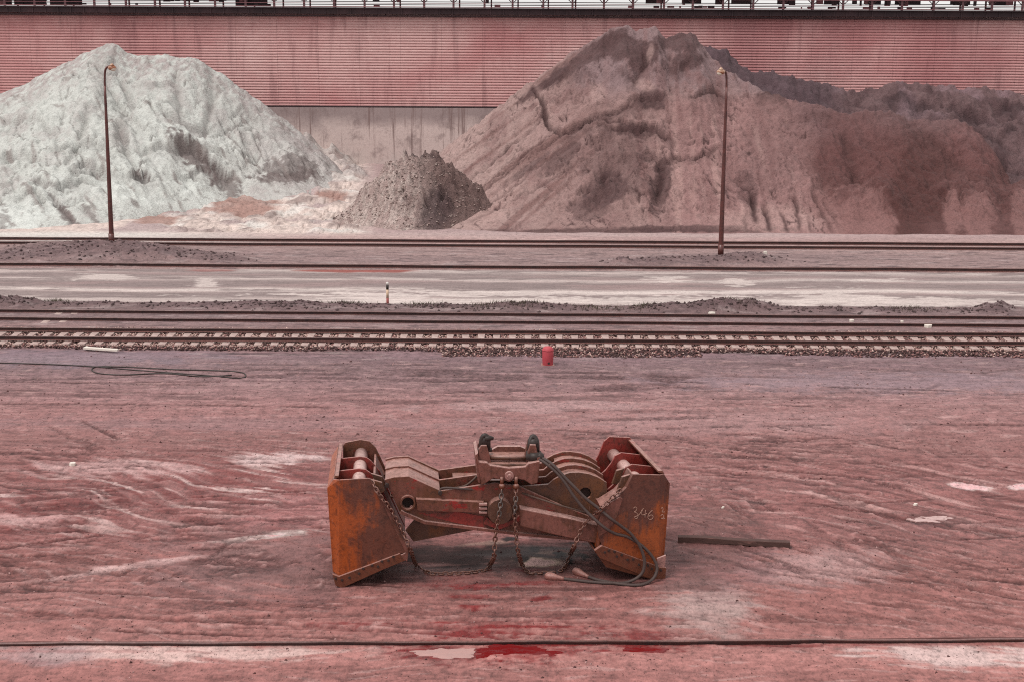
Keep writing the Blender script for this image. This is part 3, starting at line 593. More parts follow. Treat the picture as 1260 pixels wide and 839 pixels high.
# --- pale heap, left
SIL_PALE = [(-260, 235), (-120, 165), (-40, 132), (0, 116), (30, 104), (60, 87), (85, 75), (105, 66), (120, 59), (133, 54), (142, 54), (155, 64), (166, 68), (200, 68), (238, 71), (252, 78), (275, 93), (300, 111), (335, 136), (370, 163), (400, 190), (425, 215), (440, 235), (452, 262)]
def foot_pale(X, h):
    u, _ = project(X, np.full_like(X, 91.5), 0 * X)
    return np.interp(u, [-300, 100, 180, 225, 290, 340, 420, 470], [81, 81.2, 84.6, 88.5, 92.5, 93.5, 97, 101.5])
def det_pale(X, Y, Z, px, py, t, h):
    d = .55 * fbm(X * .28, Y * .28, 5, 501) + .30 * (ridged(X * .45 + Y * .25, Y * .2, 4, 511) - .6) * (1 - t * .4)
    diag = X * .75 + Y * .45; d += .22 * (ridged(diag * .9, (Y - X) * .12, 4, 521) - .55) + .10 * fbm(X * 1.7, Y * 1.7, 4, 531)
    b = [scarp(px, py, p, a, w) for p, a, w in [
        ([(212, 172), (225, 172), (240, 178), (262, 195), (282, 212)], .9, 14), ([(160, 214), (175, 208), (190, 216)], .8, 9), ([(40, 216), (70, 224), (100, 214), (120, 219)], .4, 8), ([(90, 208), (115, 203), (130, 208)], .35, 6), ([(170, 180), (200, 172), (215, 170)], .35, 7),
        ([(285, 140), (300, 128), (322, 150)], .35, 9), ([(20, 240), (45, 230), (60, 245)], .35, 8), ([(90, 205), (105, 196), (125, 203), (150, 215)], .4, 8), ([(130, 95), (150, 120), (180, 160)], .3, 9), ([(240, 175), (280, 190), (300, 205)], .3, 8), ([(200, 130), (235, 148), (260, 150)], .35, 9), ([(165, 100), (185, 104), (215, 100)], .3, 8),
        ([(0, 150), (40, 140), (70, 158)], .3, 9), ([(60, 180), (100, 172), (140, 185)], .3, 9), ([(225, 210), (250, 200), (275, 225)], .35, 8), ([(0, 190), (30, 182), (55, 196)], .3, 8)]]
    for p, a, w in [([(65, 238), (100, 283)], .55, 3.2), ([(85, 262), (105, 292)], .5, 3), ([(95, 250), (130, 285)], .35, 2.5), ([(145, 150), (160, 190), (176, 220)], .3, 4), ([(255, 80), (262, 120), (250, 160)], .3, 5), ([(150, 95), (165, 130)], .35, 5), ([(215, 85), (225, 150)], .25, 5), ([(110, 130), (98, 170), (80, 205)], .22, 5)]:
        b.append(crack(px, py, p, a, w, True))
    return d + 1.3 * sum(b), -sum(b)
def col_pale(X, Y, Z, px, py, t, c):
    n = fbm(X * .5, Y * .5, 5, 541); n2 = fbm(X * 2.4, Y * 2.4, 4, 551); n3 = fbm(X * .12, Y * .12, 3, 561)
    col = np.zeros(X.shape + (3,)) + S(212, 213, 207); col = mixc(col, S(192, 186, 182), .8 * ss(-.1, .5, n + .4 * n2)); col = mixc(col, S(230, 233, 227), .8 * ss(.0, .5, n3 + .5 * n) * ss(.9, .3, t))
    col = mixc(col, S(190, 176, 174), .5 * ss(240, 400, px))
    col = mixc(col, S(168, 152, 150), .7 * ss(.78, .98, t) * ss(-.4, .3, n2))
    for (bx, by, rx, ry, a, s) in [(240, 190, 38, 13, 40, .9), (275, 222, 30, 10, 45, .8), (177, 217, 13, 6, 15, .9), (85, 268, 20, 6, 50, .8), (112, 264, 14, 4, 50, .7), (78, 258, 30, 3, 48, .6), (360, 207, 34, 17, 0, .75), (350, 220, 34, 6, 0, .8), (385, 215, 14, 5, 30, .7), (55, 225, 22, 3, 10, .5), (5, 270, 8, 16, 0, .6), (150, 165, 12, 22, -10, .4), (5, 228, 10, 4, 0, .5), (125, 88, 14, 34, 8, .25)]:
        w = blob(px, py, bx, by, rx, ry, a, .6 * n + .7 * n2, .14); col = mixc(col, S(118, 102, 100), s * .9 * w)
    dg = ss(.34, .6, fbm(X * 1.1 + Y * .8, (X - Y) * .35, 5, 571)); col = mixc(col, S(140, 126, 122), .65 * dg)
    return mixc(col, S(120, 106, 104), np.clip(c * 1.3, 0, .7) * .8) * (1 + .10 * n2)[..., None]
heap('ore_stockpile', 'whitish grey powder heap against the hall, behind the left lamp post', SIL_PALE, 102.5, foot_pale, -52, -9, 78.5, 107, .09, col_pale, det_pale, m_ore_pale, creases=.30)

def det_red(X, Y, Z, px, py, t, h):
    d = .5 * fbm(X * .25, Y * .25, 4, 801) + .30 * (ridged(X * .4 + .2 * fbm(X * .5, Y * .5, 2, 805), Y * .12, 4, 811) - .6) + .08 * fbm(X * 1.8, Y * 1.8, 4, 821)
    b = [scarp(px, py, p, a, w) for p, a, w in [([(1130, 160), (1150, 165), (1165, 180), (1180, 195)], .5, 12), ([(975, 146), (1000, 136), (1030, 142)], .45, 10), ([(1170, 175), (1190, 170), (1205, 185)], .35, 8), ([(1060, 164), (1085, 166)], .3, 7), ([(1040, 132), (1070, 140), (1100, 137), (1118, 150)], .3, 7)]]
    for p, a, w in [([(1178, 236), (1184, 260), (1191, 290)], .55, 3), ([(1082, 250), (1092, 280), (1100, 292)], .4, 3.5), ([(1105, 290), (1112, 270)], .3, 3), ([(1040, 160), (1052, 210), (1070, 250)], .45, 7), ([(1165, 235), (1163, 288)], .4, 4)]: b.append(crack(px, py, p, a, w, True))
    for (bx, by, rx, ry, a) in [(1070, 268, 42, 40, .75), (1192, 265, 34, 36, .7), (1258, 265, 18, 40, .6)]: b.append(a * blob(px, py, bx, by, rx, ry, 0, .2 * fbm(X * .6, Y * .6, 3, 831), .4))
    return d + sum(b), -np.minimum(sum(b), 0)
def col_red(X, Y, Z, px, py, t, c):
    n = fbm(X * .4, Y * .4, 5, 841); n2 = fbm(X * 2, Y * 2, 4, 851)
    col = np.zeros(X.shape + (3,)) + S(98, 63, 61); col = mixc(col, S(114, 78, 76), .7 * ss(0, .5, n)); col = mixc(col, S(122, 92, 92), .8 * (1 - ss(150, 195, py + 16 * n)))
    col = mixc(col, S(86, 50, 47), .8 * blob(px, py, 1120, 235, 50, 70, 0, .4 * n, .5)); col = mixc(col, S(112, 72, 70), .6 * blob(px, py, 1060, 185, 50, 45, 30, .4 * n, .4)); col = mixc(col, S(126, 82, 80), .4 * blob(px, py, 1200, 180, 40, 26, 20, .4 * n, .4))
    for (bx, by, rx, ry, a) in [(1062, 262, 36, 34, 0), (1082, 278, 20, 18, 0), (1172, 262, 11, 30, 0), (1204, 268, 22, 30, 12), (1258, 262, 14, 34, 0), (1010, 270, 40, 36, 0)]:
        col = mixc(col, S(144, 104, 101), .75 * blob(px, py, bx, by, rx, ry, a, .4 * n + .35 * n2, .25))
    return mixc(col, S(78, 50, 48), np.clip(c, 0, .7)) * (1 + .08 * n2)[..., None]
# --- pinkish brown cone, centre right
SIL_BROWN = [(440, 262), (470, 238), (500, 216), (545, 184), (575, 161), (600, 141), (625, 122), (650, 103), (668, 90), (690, 74), (715, 57), (740, 43), (755, 35), (768, 29), (776, 31), (785, 37), (792, 36), (803, 32), (809, 34), (814, 43), (818, 48), (828, 42), (838, 39), (850, 39), (858, 46), (866, 58), (878, 74), (900, 90), (930, 107), (955, 116), (985, 125), (1010, 131), (1040, 137), (1065, 136), (1095, 136), (1108, 141), (1122, 148), (1150, 147), (1178, 149), (1196, 157), (1212, 172), (1224, 190), (1236, 210), (1248, 217), (1270, 222), (1320, 224), (1400, 240), (1500, 262)]
YR_BROWN = lambda u: np.interp(u, [880, 1000], [96.5, 92.0])
def foot_brown(X, h):
    u, _ = project(X, np.full_like(X, 86.5), 0 * X)
    return np.maximum(np.interp(u, [400, 520, 560, 620, 700, 1100], [93.5, 87.5, 82.2, 81.2, 81.0, 81.2]), 0)
def det_brown(X, Y, Z, px, py, t, h):
    dr, cr_ = det_red(X, Y, Z, px, py, t, h); rm = ss(955, 1010, px - .28 * (py - 126) + 10 * fbm(X * .4, Y * .4, 3, 691))
    fl = (1 - ss(690, 800, px)); uu, vv = .57 * X - .82 * Z, .82 * X + .57 * Z
    d = fl * (.26 * (ridged(uu * .9, vv * .05, 5, 601) - .6)) + (1 - fl) * .22 * (ridged(X * .55 + .15 * fbm(X, Y, 2, 605), Y * .12, 4, 611) - .6)
    d += .45 * fbm(X * .22, Y * .25, 4, 621) + .09 * fbm(X * 1.8, Y * 1.8, 4, 631)
    rough = blob(px, py, 765, 215, 65, 60, -20, .2 * fbm(X * .5, Y * .5, 3, 641), .5); d += rough * (.55 * fbm(X * .9, Y * .9, 5, 651))
    b = [scarp(px, py, p, a, w) for p, a, w in [
        ([(690, 166), (705, 157), (722, 148), (731, 138), (740, 137), (760, 127), (782, 117), (800, 115), (815, 120)], .38, 16), ([(760, 140), (775, 143), (785, 148), (805, 150), (815, 160), (830, 172)], .4, 10), ([(750, 152), (770, 149), (800, 148)], .3, 6),
        ([(850, 118), (868, 110), (880, 113), (900, 117)], .3, 9), ([(930, 118), (945, 110), (960, 112), (975, 130)], .5, 14), ([(755, 200), (770, 190), (780, 196)], .25, 8), ([(788, 190), (800, 185), (812, 200)], .35, 9), ([(820, 195), (840, 188), (860, 187), (882, 180)], .35, 6),
        ([(700, 250), (720, 226), (740, 236), (760, 216)], .22, 10), ([(560, 292), (640, 283), (720, 279), (840, 281), (930, 283), (960, 290)], .35, 4), ([(640, 115), (668, 100), (700, 92), (730, 85)], .25, 9), ([(762, 80), (780, 88), (795, 75)], .4, 12), ([(818, 78), (835, 86), (850, 72)], .4, 12), ([(725, 130), (745, 118), (762, 126)], .25, 8)]]
    for p, a, w in [([(655, 108), (668, 128), (674, 152), (690, 165)], .5, 3), ([(745, 205), (742, 235)], .4, 6), ([(810, 190), (815, 215), (808, 240)], .4, 5), ([(905, 215), (925, 235), (930, 275)], .45, 3.5), ([(940, 252), (948, 285)], .5, 3), ([(962, 262), (970, 286)], .4, 2.5), ([(978, 240), (985, 284)], .35, 2.5), ([(1000, 235), (1012, 260), (1025, 286)], .5, 3), ([(1016, 246), (1034, 284)], .4, 2.5), ([(915, 268), (920, 284)], .3, 3), ([(995, 270), (998, 286)], .3, 2.5), ([(820, 68), (824, 80)], .4, 3), ([(790, 62), (794, 78)], .35, 3)]:
        b.append(crack(px, py, p, a, w, True))
    for p, a in [([(690, 166), (705, 157), (722, 148), (731, 138), (740, 137), (760, 127), (782, 117), (800, 115), (815, 120)], .45), ([(740, 146), (760, 141), (775, 143), (785, 148), (805, 150), (815, 160), (830, 172)], .35), ([(735, 152), (756, 151), (770, 149), (800, 148)], .3), ([(852, 118), (868, 110), (880, 113), (900, 117)], .4), ([(825, 193), (840, 188), (860, 187), (882, 180)], .3), ([(928, 118), (945, 110), (962, 113)], .35), ([(640, 140), (668, 128), (700, 120), (735, 128)], .12)]:
        b.append(crack(px, py, p, a, 1.4))
    for p, a in [([(560, 255), (640, 200), (700, 165)], .25), ([(585, 232), (650, 186), (690, 160)], .3), ([(600, 250), (680, 195)], .18), ([(565, 225), (640, 170)], .2), ([(575, 275), (660, 232), (720, 190)], .18), ([(550, 200), (620, 150)], .15), ([(600, 200), (665, 150)], .15)]:
        b.append(crack(px, py, p, a, 2.0))
    return (d + sum(b)) * (1 - rm) + dr * rm, -sum(b) * (1 - rm) + cr_ * rm
def col_brown(X, Y, Z, px, py, t, c):
    rm = ss(950, 1000, px - .28 * (py - 126) + 16 * fbm(X * .4, Y * .4, 4, 691)); cred = col_red(X, Y, Z, px, py, t, c)
    n = fbm(X * .4, Y * .4, 5, 661); n2 = fbm(X * 2, Y * 2, 4, 671); n3 = fbm((.57 * X - .82 * Z) * 1.5, (.82 * X + .57 * Z) * .07, 5, 681); n4 = fbm(X * 1.3, Z * .16, 5, 683)
    col = np.zeros(X.shape + (3,)) + S(158, 126, 122); col = mixc(col, S(182, 154, 148), .8 * (1 - ss(560, 720, px)))
    col = mixc(col, S(140, 116, 118), .8 * (1 - ss(95, 130, py + 12 * n)) * ss(690, 720, px)); col = mixc(col, S(156, 116, 114), .7 * ss(790, 860, px) * ss(110, 130, py))
    col = mixc(col, S(132, 98, 96), .55 * ss(.05, .5, n + .3 * n2)); col = mixc(col, S(124, 90, 86), .75 * ss(.05, .40, n3) * (1 - ss(660, 780, px))); col = mixc(col, S(126, 90, 88), .5 * ss(.1, .45, n4) * ss(700, 800, px)); col = mixc(col, S(188, 152, 146), .5 * ss(.12, .5, -n4) * ss(120, 160, py) * ss(700, 800, px))
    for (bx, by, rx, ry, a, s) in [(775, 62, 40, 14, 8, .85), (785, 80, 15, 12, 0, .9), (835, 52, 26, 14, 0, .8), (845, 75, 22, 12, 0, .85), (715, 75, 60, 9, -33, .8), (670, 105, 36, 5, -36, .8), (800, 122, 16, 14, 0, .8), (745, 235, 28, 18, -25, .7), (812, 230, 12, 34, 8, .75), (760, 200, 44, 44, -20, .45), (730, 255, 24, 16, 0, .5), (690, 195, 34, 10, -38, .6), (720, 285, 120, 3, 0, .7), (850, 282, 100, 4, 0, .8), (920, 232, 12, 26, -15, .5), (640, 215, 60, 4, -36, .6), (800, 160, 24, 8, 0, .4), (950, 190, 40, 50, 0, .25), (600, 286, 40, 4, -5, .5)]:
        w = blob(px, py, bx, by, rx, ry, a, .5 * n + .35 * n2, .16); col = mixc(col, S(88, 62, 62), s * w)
    for (bx, by, rx, ry, a, s) in [(668, 130, 6, 24, -20, .5), (792, 105, 14, 7, 20, .5), (735, 115, 10, 12, 0, .4), (950, 270, 70, 16, 0, .45), (600, 250, 40, 25, -36, .45), (800, 65, 4, 10, 10, .4)]:
        col = mixc(col, S(192, 158, 152), s * blob(px, py, bx, by, rx, ry, a, .4 * n2, .4))
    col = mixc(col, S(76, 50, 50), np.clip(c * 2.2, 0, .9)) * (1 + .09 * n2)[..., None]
    return col + (cred - col) * rm[..., None]
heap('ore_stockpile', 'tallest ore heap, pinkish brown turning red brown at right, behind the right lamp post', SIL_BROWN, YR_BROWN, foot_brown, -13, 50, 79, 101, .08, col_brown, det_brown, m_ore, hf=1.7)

# --- dark purple ridge behind
SIL_DARK = [(820, 120), (845, 62), (870, 58), (882, 60), (895, 63), (908, 76), (925, 89), (945, 87), (965, 91), (1000, 98), (1020, 103), (1040, 112), (1062, 112), (1090, 106), (1112, 103), (1135, 104), (1160, 107), (1200, 108), (1232, 112), (1262, 117), (1320, 116), (1400, 128), (1500, 150)]
def det_dark(X, Y, Z, px, py, t, h):
    d = .85 * fbm(X * .3, Y * .3, 5, 701) + .5 * (ridged(X * .35, Y * .35, 4, 711) - .6) + .14 * fbm(X * 1.7, Y * 1.7, 4, 721)
    b = [scarp(px, py, p, a, w) for p, a, w in [([(1085, 118), (1110, 112), (1132, 122), (1150, 120)], .9, 14), ([(1160, 124), (1185, 134), (1210, 134), (1230, 145)], .8, 9), ([(1225, 130), (1245, 126), (1262, 130)], .8, 10), ([(1190, 150), (1215, 160), (1240, 180)], .7, 10), ([(880, 75), (892, 66), (905, 82)], .6, 8), ([(930, 94), (950, 90), (990, 100)], .4, 8), ([(1225, 185), (1240, 208), (1262, 212)], .8, 10), ([(1230, 165), (1250, 158), (1270, 168)], .6, 9)]]
    return d + sum(b), -sum(b)
def col_dark(X, Y, Z, px, py, t, c):
    n = fbm(X * .4, Y * .4, 5, 731); n2 = fbm(X * 2, Y * 2, 4, 741)
    col = np.zeros(X.shape + (3,)) + S(112, 86, 87); col = mixc(col, S(82, 58, 60), .75 * ss(-.05, .4, n + .3 * n2)); col = mixc(col, S(146, 118, 124), .6 * ss(.1, .5, fbm(X * .3, Y * .3, 4, 751)))
    col = mixc(col, S(88, 68, 74), .8 * (1 - ss(1000, 1060, px)))
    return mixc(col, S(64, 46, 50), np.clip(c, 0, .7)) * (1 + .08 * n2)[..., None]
heap('ore_stockpile', 'dark purple grey ridge of lumpy ore at far right behind the red brown slope', SIL_DARK, 101.0, lambda X, h: 0 * X + 84, 11, 54, 83, 106, .10, col_dark, det_dark, m_ore, hf=2.4)

# --- rubble heap in the middle
SIL_RUB = [(366, 292), (385, 284), (404, 274), (425, 258), (445, 236), (462, 220), (476, 204), (487, 193), (498, 187), (520, 189), (540, 192), (552, 202), (568, 214), (583, 228), (600, 243), (618, 258), (640, 276), (652, 292)]
def det_rub(X, Y, Z, px, py, t, h):
    a, i = cells(X * 1.5, Y * 1.7, 901); b, j = cells(X * 3.2, Y * 3.6, 911)
    d = .6 * (np.clip(.55 - a, -.2, .5)) + .45 * (np.clip(.5 - b, -.2, .5)) + .4 * fbm(X * .5, Y * .5, 4, 921) + .2 * fbm(X * 2.5, Y * 2.5, 4, 931)
    s = scarp(px, py, [(486, 190), (500, 186), (520, 189), (545, 196)], .5, 5) + scarp(px, py, [(540, 232), (560, 226), (580, 236)], .5, 14)
    return d + s, (i - .5) * .8 + (j - .5) * .7 - s
def col_rub(X, Y, Z, px, py, t, c):
    n = fbm(X * .5, Y * .5, 5, 941); n2 = fbm(X * 3, Y * 3, 4, 951)
    col = np.zeros(X.shape + (3,)) + S(186, 164, 158); col = mixc(col, S(214, 198, 190), .8 * (1 - ss(500, 560, px)) * ss(.0, .4, c + .6 * n2)); col = mixc(col, S(96, 76, 76), .8 * ss(.12, .5, -c + .5 * n2))
    col = mixc(col, S(112, 86, 82), .8 * ss(495, 550, px + 20 * n)); col = mixc(col, S(84, 66, 68), .75 * blob(px, py, 538, 258, 18, 30, 20, .5 * n + .3 * n2, .4)); col = mixc(col, S(66, 50, 52), .8 * blob(px, py, 515, 190, 32, 3.2, 8, .3 * n2, .4))
    return col * np.array([1.0, .96, .96])
rub = heap('rubble_heap', 'small grey heap of broken lumps between the white and the brown ore heaps', SIL_RUB, 85.5, lambda X, h: np.minimum(84.3, 85.5 - h * .95), -14, 2.6, 78.8, 90.5, .06, col_rub, det_rub, m_rubble, group=None, sharp=.1, fade=(0, .5), low=.6, hf=2.2)
N = 1100; u = rng.uniform(400, 592, N); Yr = rng.uniform(79, 84, N); q = []
me = rub.data; va = np.empty(len(me.vertices) * 3, np.float32); me.vertices.foreach_get('co', va); va = va.reshape(-1, 3) + np.array(rub.location); va = va[(va[:, 2] > .1) & (va[:, 1] < 86.5)]
idx = rng.integers(0, len(va), N); pp = va[idx] + np.array([0, 0, .02]); t = rng.uniform(0, 1, N)
cols = np.where((t < .45)[:, None], np.array(C(196, 174, 166)), np.where((t < .8)[:, None], np.array(C(164, 138, 132)), np.array(C(112, 88, 84)))) * rng.uniform(.7, 1.1, (N, 1))
o = stones('rubble_chunk', N, pp.astype(float), rng.uniform(.02, .08, N) * (1 + .9 * (rng.uniform(0, 1, N) > .95)), cols); o.location = o.location - rub.location; o.parent = rub

# ================================================================== the hall
WY = 113.0
def wz(py): return float(P(630, py, WY)[2])
z_top, z_eave, z_cor = wz(10.5), wz(20.5), wz(132.5); x0, x1 = -60.0, 60.0
def mat_cladding():
    m, nt, b = newmat('red_cladding'); o = objco(nt)
    n1 = noise(nt, mapping(nt, o, (.05, 1, .09)), 1.6, 6, .6, .3); n2 = noise(nt, mapping(nt, o, (1.0, 1, .10)), 1.2, 5, .65); n3 = noise(nt, mapping(nt, o, (.6, 1, 5)), 2.0, 4, .7)
    n4 = noise(nt, o, 6, 4, .7)
    c = mix(nt, ramp(nt, n1, [(.36, 0), (.64, 1)]), C4(210, 148, 147), C4(238, 198, 193))
    c = mix(nt, ramp(nt, n3, [(.35, 0.3), (.62, 0)]), c, C4(184, 106, 108))
    c = mix(nt, ramp(nt, n2, [(.54, 0), (.74, .55)]), c, C4(126, 80, 84)); n6 = noise(nt, mapping(nt, o, (.09, 1, .03)), 1.0, 6, .7, .5); c = mix(nt, ramp(nt, n6, [(.52, 0), (.66, .5)]), c, C4(150, 92, 96)); c = mix(nt, ramp(nt, n4, [(.66, 0), (.8, .35)]), c, C4(140, 88, 90))
    nt.links.new(c, b.inputs['Base Color']); b.inputs['Roughness'].default_value = .7; b.inputs['Specular IOR Level'].default_value = .25; return m
def mat_concrete():
    m, nt, b = newmat('stained_concrete'); o = objco(nt)
    n1 = noise(nt, mapping(nt, o, (.35, 1, .5)), 1.0, 6, .6); drip = noise(nt, mapping(nt, o, (2.4, 1, .10)), 1.0, 7, .72, .35); n3 = noise(nt, o, 5, 5, .7)
    sp = nnode(nt, 'ShaderNodeSeparateXYZ'); nt.links.new(o, sp.inputs[0])
    top = ramp(nt, mth(nt, 'ADD', mth(nt, 'MULTIPLY', sp.outputs['Z'], 1 / 5.0), mth(nt, 'MULTIPLY', mth(nt, 'SUBTRACT', n1, .5), .5)), [(.66, 0), (.86, 1)])
    c = mix(nt, top, C4(226, 204, 198), C4(172, 152, 150)); c = mix(nt, ramp(nt, drip, [(.53, 0), (.62, .85)]), c, C4(140, 114, 110))
    c = mix(nt, ramp(nt, n3, [(.5, 0), (.75, .5)]), c, C4(150, 126, 124)); c = mix(nt, ramp(nt, mth(nt, 'ADD', mth(nt, 'MULTIPLY', sp.outputs['Z'], .35), n1), [(.55, .9), (1.15, 0)]), c, C4(222, 208, 202)); n6 = noise(nt, o, .7, 7, .7, .4); c = mix(nt, ramp(nt, n6, [(.52, 0), (.66, .6)]), c, C4(138, 116, 114)); nt.links.new(c, b.inputs['Base Color']); b.inputs['Roughness'].default_value = .9; bump(nt, b, n3, .5, .02); return m
m_clad = mat_cladding(); m_conc = mat_concrete(); m_dark = mat_plain('sooty_steel', C(84, 60, 64), .45, 1.2, .8, .004, (1, 1, 1), dirt=C(58, 42, 46), dirt_at=.5)
m_pinksteel = mat_plain('pink_painted_steel', C(160, 104, 108), .4, 2.0, .7)
m_lattice = mat_plain('weathered_lattice', C(116, 80, 84), .4, 2.0, .8)
hall = thing('ore_hall', 'long red ribbed metal hall with a stained concrete base behind the heaps', 'hall', (0, WY, 0))
# ribbed cladding: real corrugation running along the hall, in sheets
nrib = 34; per = (z_eave + .15 - z_cor) / nrib; prof = []
for i in range(nrib):
    zz = z_cor + i * per; prof += [(zz, .02), (zz + per * .20, .02), (zz + per * .28, -.055), (zz + per * .62, -.05), (zz + per * .96, .0)]
xsn = np.arange(x0, x1 + .01, 3.2); mb = MB()
for s, (xa, xb) in enumerate(zip(xsn[:-1], xsn[1:])):
    ja, jb = rng.normal(0, .003, 2); V = []
    for z_, y_ in prof: V += [(xa + .004, WY + y_ + ja, z_ + jb), (xb - .004, WY + y_ + ja, z_ + jb)]
    mb.add(V, [(2 * i, 2 * i + 1, 2 * i + 3, 2 * i + 2) for i in range(len(prof) - 1)])
mb.build('wall_cladding', m_clad, hall)
MB().box((0, WY + .25, (z_top) / 2), x1 - x0, .3, z_top - .1).build('wall_core', m_dark, hall)
mb = MB()
mb.box((0, WY - .06, z_cor / 2 - .03), x1 - x0, .28, z_cor - .06)
mb.build('concrete_base', m_conc, hall, bevel=.01)
MB().box((0, WY - .10, z_cor + .0), x1 - x0, .22, .06).build('drip_flashing', m_dark, hall)
mb = MB()                                                    # deep eave gutter with brackets
mb.box((0, WY - .30, (z_top + z_eave) / 2 + .03), x1 - x0, .5, (z_top - z_eave) * .72); mb.box((0, WY - .36, z_top - .04), x1 - x0, .75, .07); mb.box((0, WY - .22, z_eave - .02), x1 - x0, .4, .09)
for xa in np.arange(x0 + .4, x1, .98): mb.box((xa, WY - .575, (z_top + z_eave) / 2 + .02), .09, .06, (z_top - z_eave) * .74)
mb.build('eave_gutter', m_dark, hall)
MB().box((0, WY + 9, z_top - .12), x1 - x0, 18, .12).build('roof', m_dark, hall)
# conveyor gallery standing on the eave
gal = thing('conveyor_gallery', 'steel conveyor gallery of posts and handrails along the top of the red hall', 'gallery', (0, WY + 1.2, z_top))
yg = WY + .35; zt = wz(.2)

first = None; rear = None
for xa in np.arange(-58, 59, 2.32):
    if first is None:
        mb = MB(); mb.box((0, yg, z_top + .95), .16, .16, 1.9)
        mb.tube([(0, yg, z_top + .35), (.62, yg, z_top + .95)], .035, 5); mb.tube([(0, yg, z_top + .35), (-.62, yg, z_top + .95)], .035, 5)
        first = mb.build('post', m_lattice, gal); p0 = first
        mb = MB(); mb.box((0, yg + 1.6, z_top + .95), .12, .12, 1.9); mb.box((0, yg + 1.6, z_top + .06), .3, .3, .04); rear = mb.build('rear_post', m_lattice, gal); p1_ = rear
    else:
        p0 = first.copy(); COL.objects.link(p0); p0.parent = gal; p1_ = rear.copy(); COL.objects.link(p1_); p1_.parent = gal
    p0.location.x = xa + random.gauss(0, .05); p1_.location.x = xa + random.gauss(.25, .2)
for dz, r in ((.32, .02), (.05, .035)):
    MB().tube([(x0, yg - .08, z_top + dz), (x1, yg - .08, z_top + dz)], r, 6).build('handrail', m_pinksteel, gal)
MB().tube([(x0, yg + 1.55, z_top + .22), (x1, yg + 1.55, z_top + .22)], .03, 6).build('handrail', m_lattice, gal)
MB().tube([(x0, yg + 1.55, z_top + .45), (x1, yg + 1.55, z_top + .45)], .03, 6).build('handrail', m_lattice, gal)
MB().box((0, yg + .0, z_top + .80), x1 - x0, .24, .20).build('top_beam', m_pinksteel, gal)
MB().box((0, yg + .8, z_top + 1.95), x1 - x0, 2.0, .1).build('gallery_roof', m_dark, gal)
mats_ = [m_dark, m_pinksteel]; k = 0                         # idler frames and cover plates seen against the sky
while k < 95:
    xa = rng.uniform(-42, 42); dense = xa > 9 or xa < -19
    if not dense and rng.uniform() > .15: continue
    low = rng.uniform() < .45; w = rng.uniform(.06, .55); h = rng.uniform(.10, .22) if low else rng.uniform(.22, .42); zc = z_top + (.16 if low else .62 - h / 2 + .1)
    MB().box((xa, yg + rng.uniform(.2, 1.3), zc), w, .1, h).build('idler_frame', mats_[int(rng.uniform() < .35)], gal); k += 1
for xa in (-40.5, -37.8, -35, -20.5): MB().box((xa, yg + .9, z_top + .42), 2.5, .1, .7).build('cover_plate', m_dark, gal)
for xa in np.arange(11, 44, 3.4): MB().box((xa + rng.normal(0, .3), yg + 1.5, z_top + .58), rng.uniform(1.0, 2.2), .1, .36).build('cover_plate', m_dark, gal)
# ================================================================== the grab
gL, gR = G(421, 722), G(803, 712)
BASE = gL * .5 + gR * .5
U = Vector(gR - gL).normalized(); NV = Vector((-U.y, U.x, 0))
NR = (Matrix.Rotation(R(7.0), 3, 'Z') @ NV)
def plane_pt(px, py, o, n, d=0.0):
    r = Vector(ray(px, py)); q = Vector(o) + n * d; c = Vector(CAM); return c + r * ((q - c).dot(n) / r.dot(n))
def GP(px, py, d=0.0): return plane_pt(px, py, gL, NV, d)
def GR_(px, py, d=0.0): return plane_pt(px, py, gR, NR, d)
def pl(mb, pts, d, th, fn=GP, n=NV, holes=(), mi=0, d0=0.0):
    """a plate: outline read in the grab's own front plane at depth d0, set at depth d"""
    sh = n * (d - d0); mb.prism([fn(*p, d0) + sh for p in pts], n * th, [[fn(*p, d0) + sh for p in h] for h in holes], mi); return mb
def circ(cx, cy, r, n=20, ry=None): return [(cx + r * math.cos(2 * math.pi * k / n), cy + (ry or r) * math.sin(2 * math.pi * k / n)) for k in range(n)]
DUST = C(190, 142, 132)
Or, Br, Pk = C(178, 88, 34), C(112, 66, 54), C(150, 104, 100)
m_shell_l = mat_rust('rusty_shell_orange', C(118, 66, 50), C(186, 86, 28), DUST, .52, 1.3, grad=((-.40, 0, -.10), -1.02), bmp=.006, streak=.5)
m_shell_r = mat_rust('rusty_shell_brown', C(114, 64, 50), C(176, 84, 28), DUST, .5, 1.3, grad=((.10, 0, -.32), .14), bmp=.006, streak=.5)
m_arm = mat_rust('dusty_arm_paint', C(136, 80, 66), C(112, 62, 34), DUST, .6, 1.9, red=C(170, 40, 32), red_amt=.42, bmp=.005)
m_arm_red = mat_rust('red_primer', C(168, 60, 52), C(112, 58, 44), DUST, .5, 2.4, bmp=.005)
m_arm_dk = mat_rust('greasy_arm_paint', C(104, 68, 52), C(128, 74, 36), DUST, .5, 1.6, bmp=.005)
m_head = mat_rust('dusty_head_paint', C(146, 90, 78), C(112, 62, 42), C(214, 172, 164), .5, 2.2, bmp=.004)
m_lip = mat_rust('worn_cutting_steel', C(122, 66, 42), C(124, 58, 28), DUST, .6, 3, bmp=.006)
m_tube = mat_rust('dusty_tube', C(190, 138, 130), C(140, 84, 72), C(228, 192, 184), .2, 3, bmp=.003)
m_black = mat_plain('greasy_iron', C(58, 44, 40), .4, 14, .55)
m_hole = mat_plain('dark_pin_steel', C(62, 42, 38), .4, 10, .8)
m_chain = mat_rust('rusty_chain_iron', C(122, 76, 62), C(110, 60, 42), C(160, 112, 98), .5, 8, bmp=.002)
m_chaindk = mat_rust('grey_chain_iron', C(108, 96, 92), C(96, 66, 52), C(160, 130, 120), .4, 8, bmp=.002)
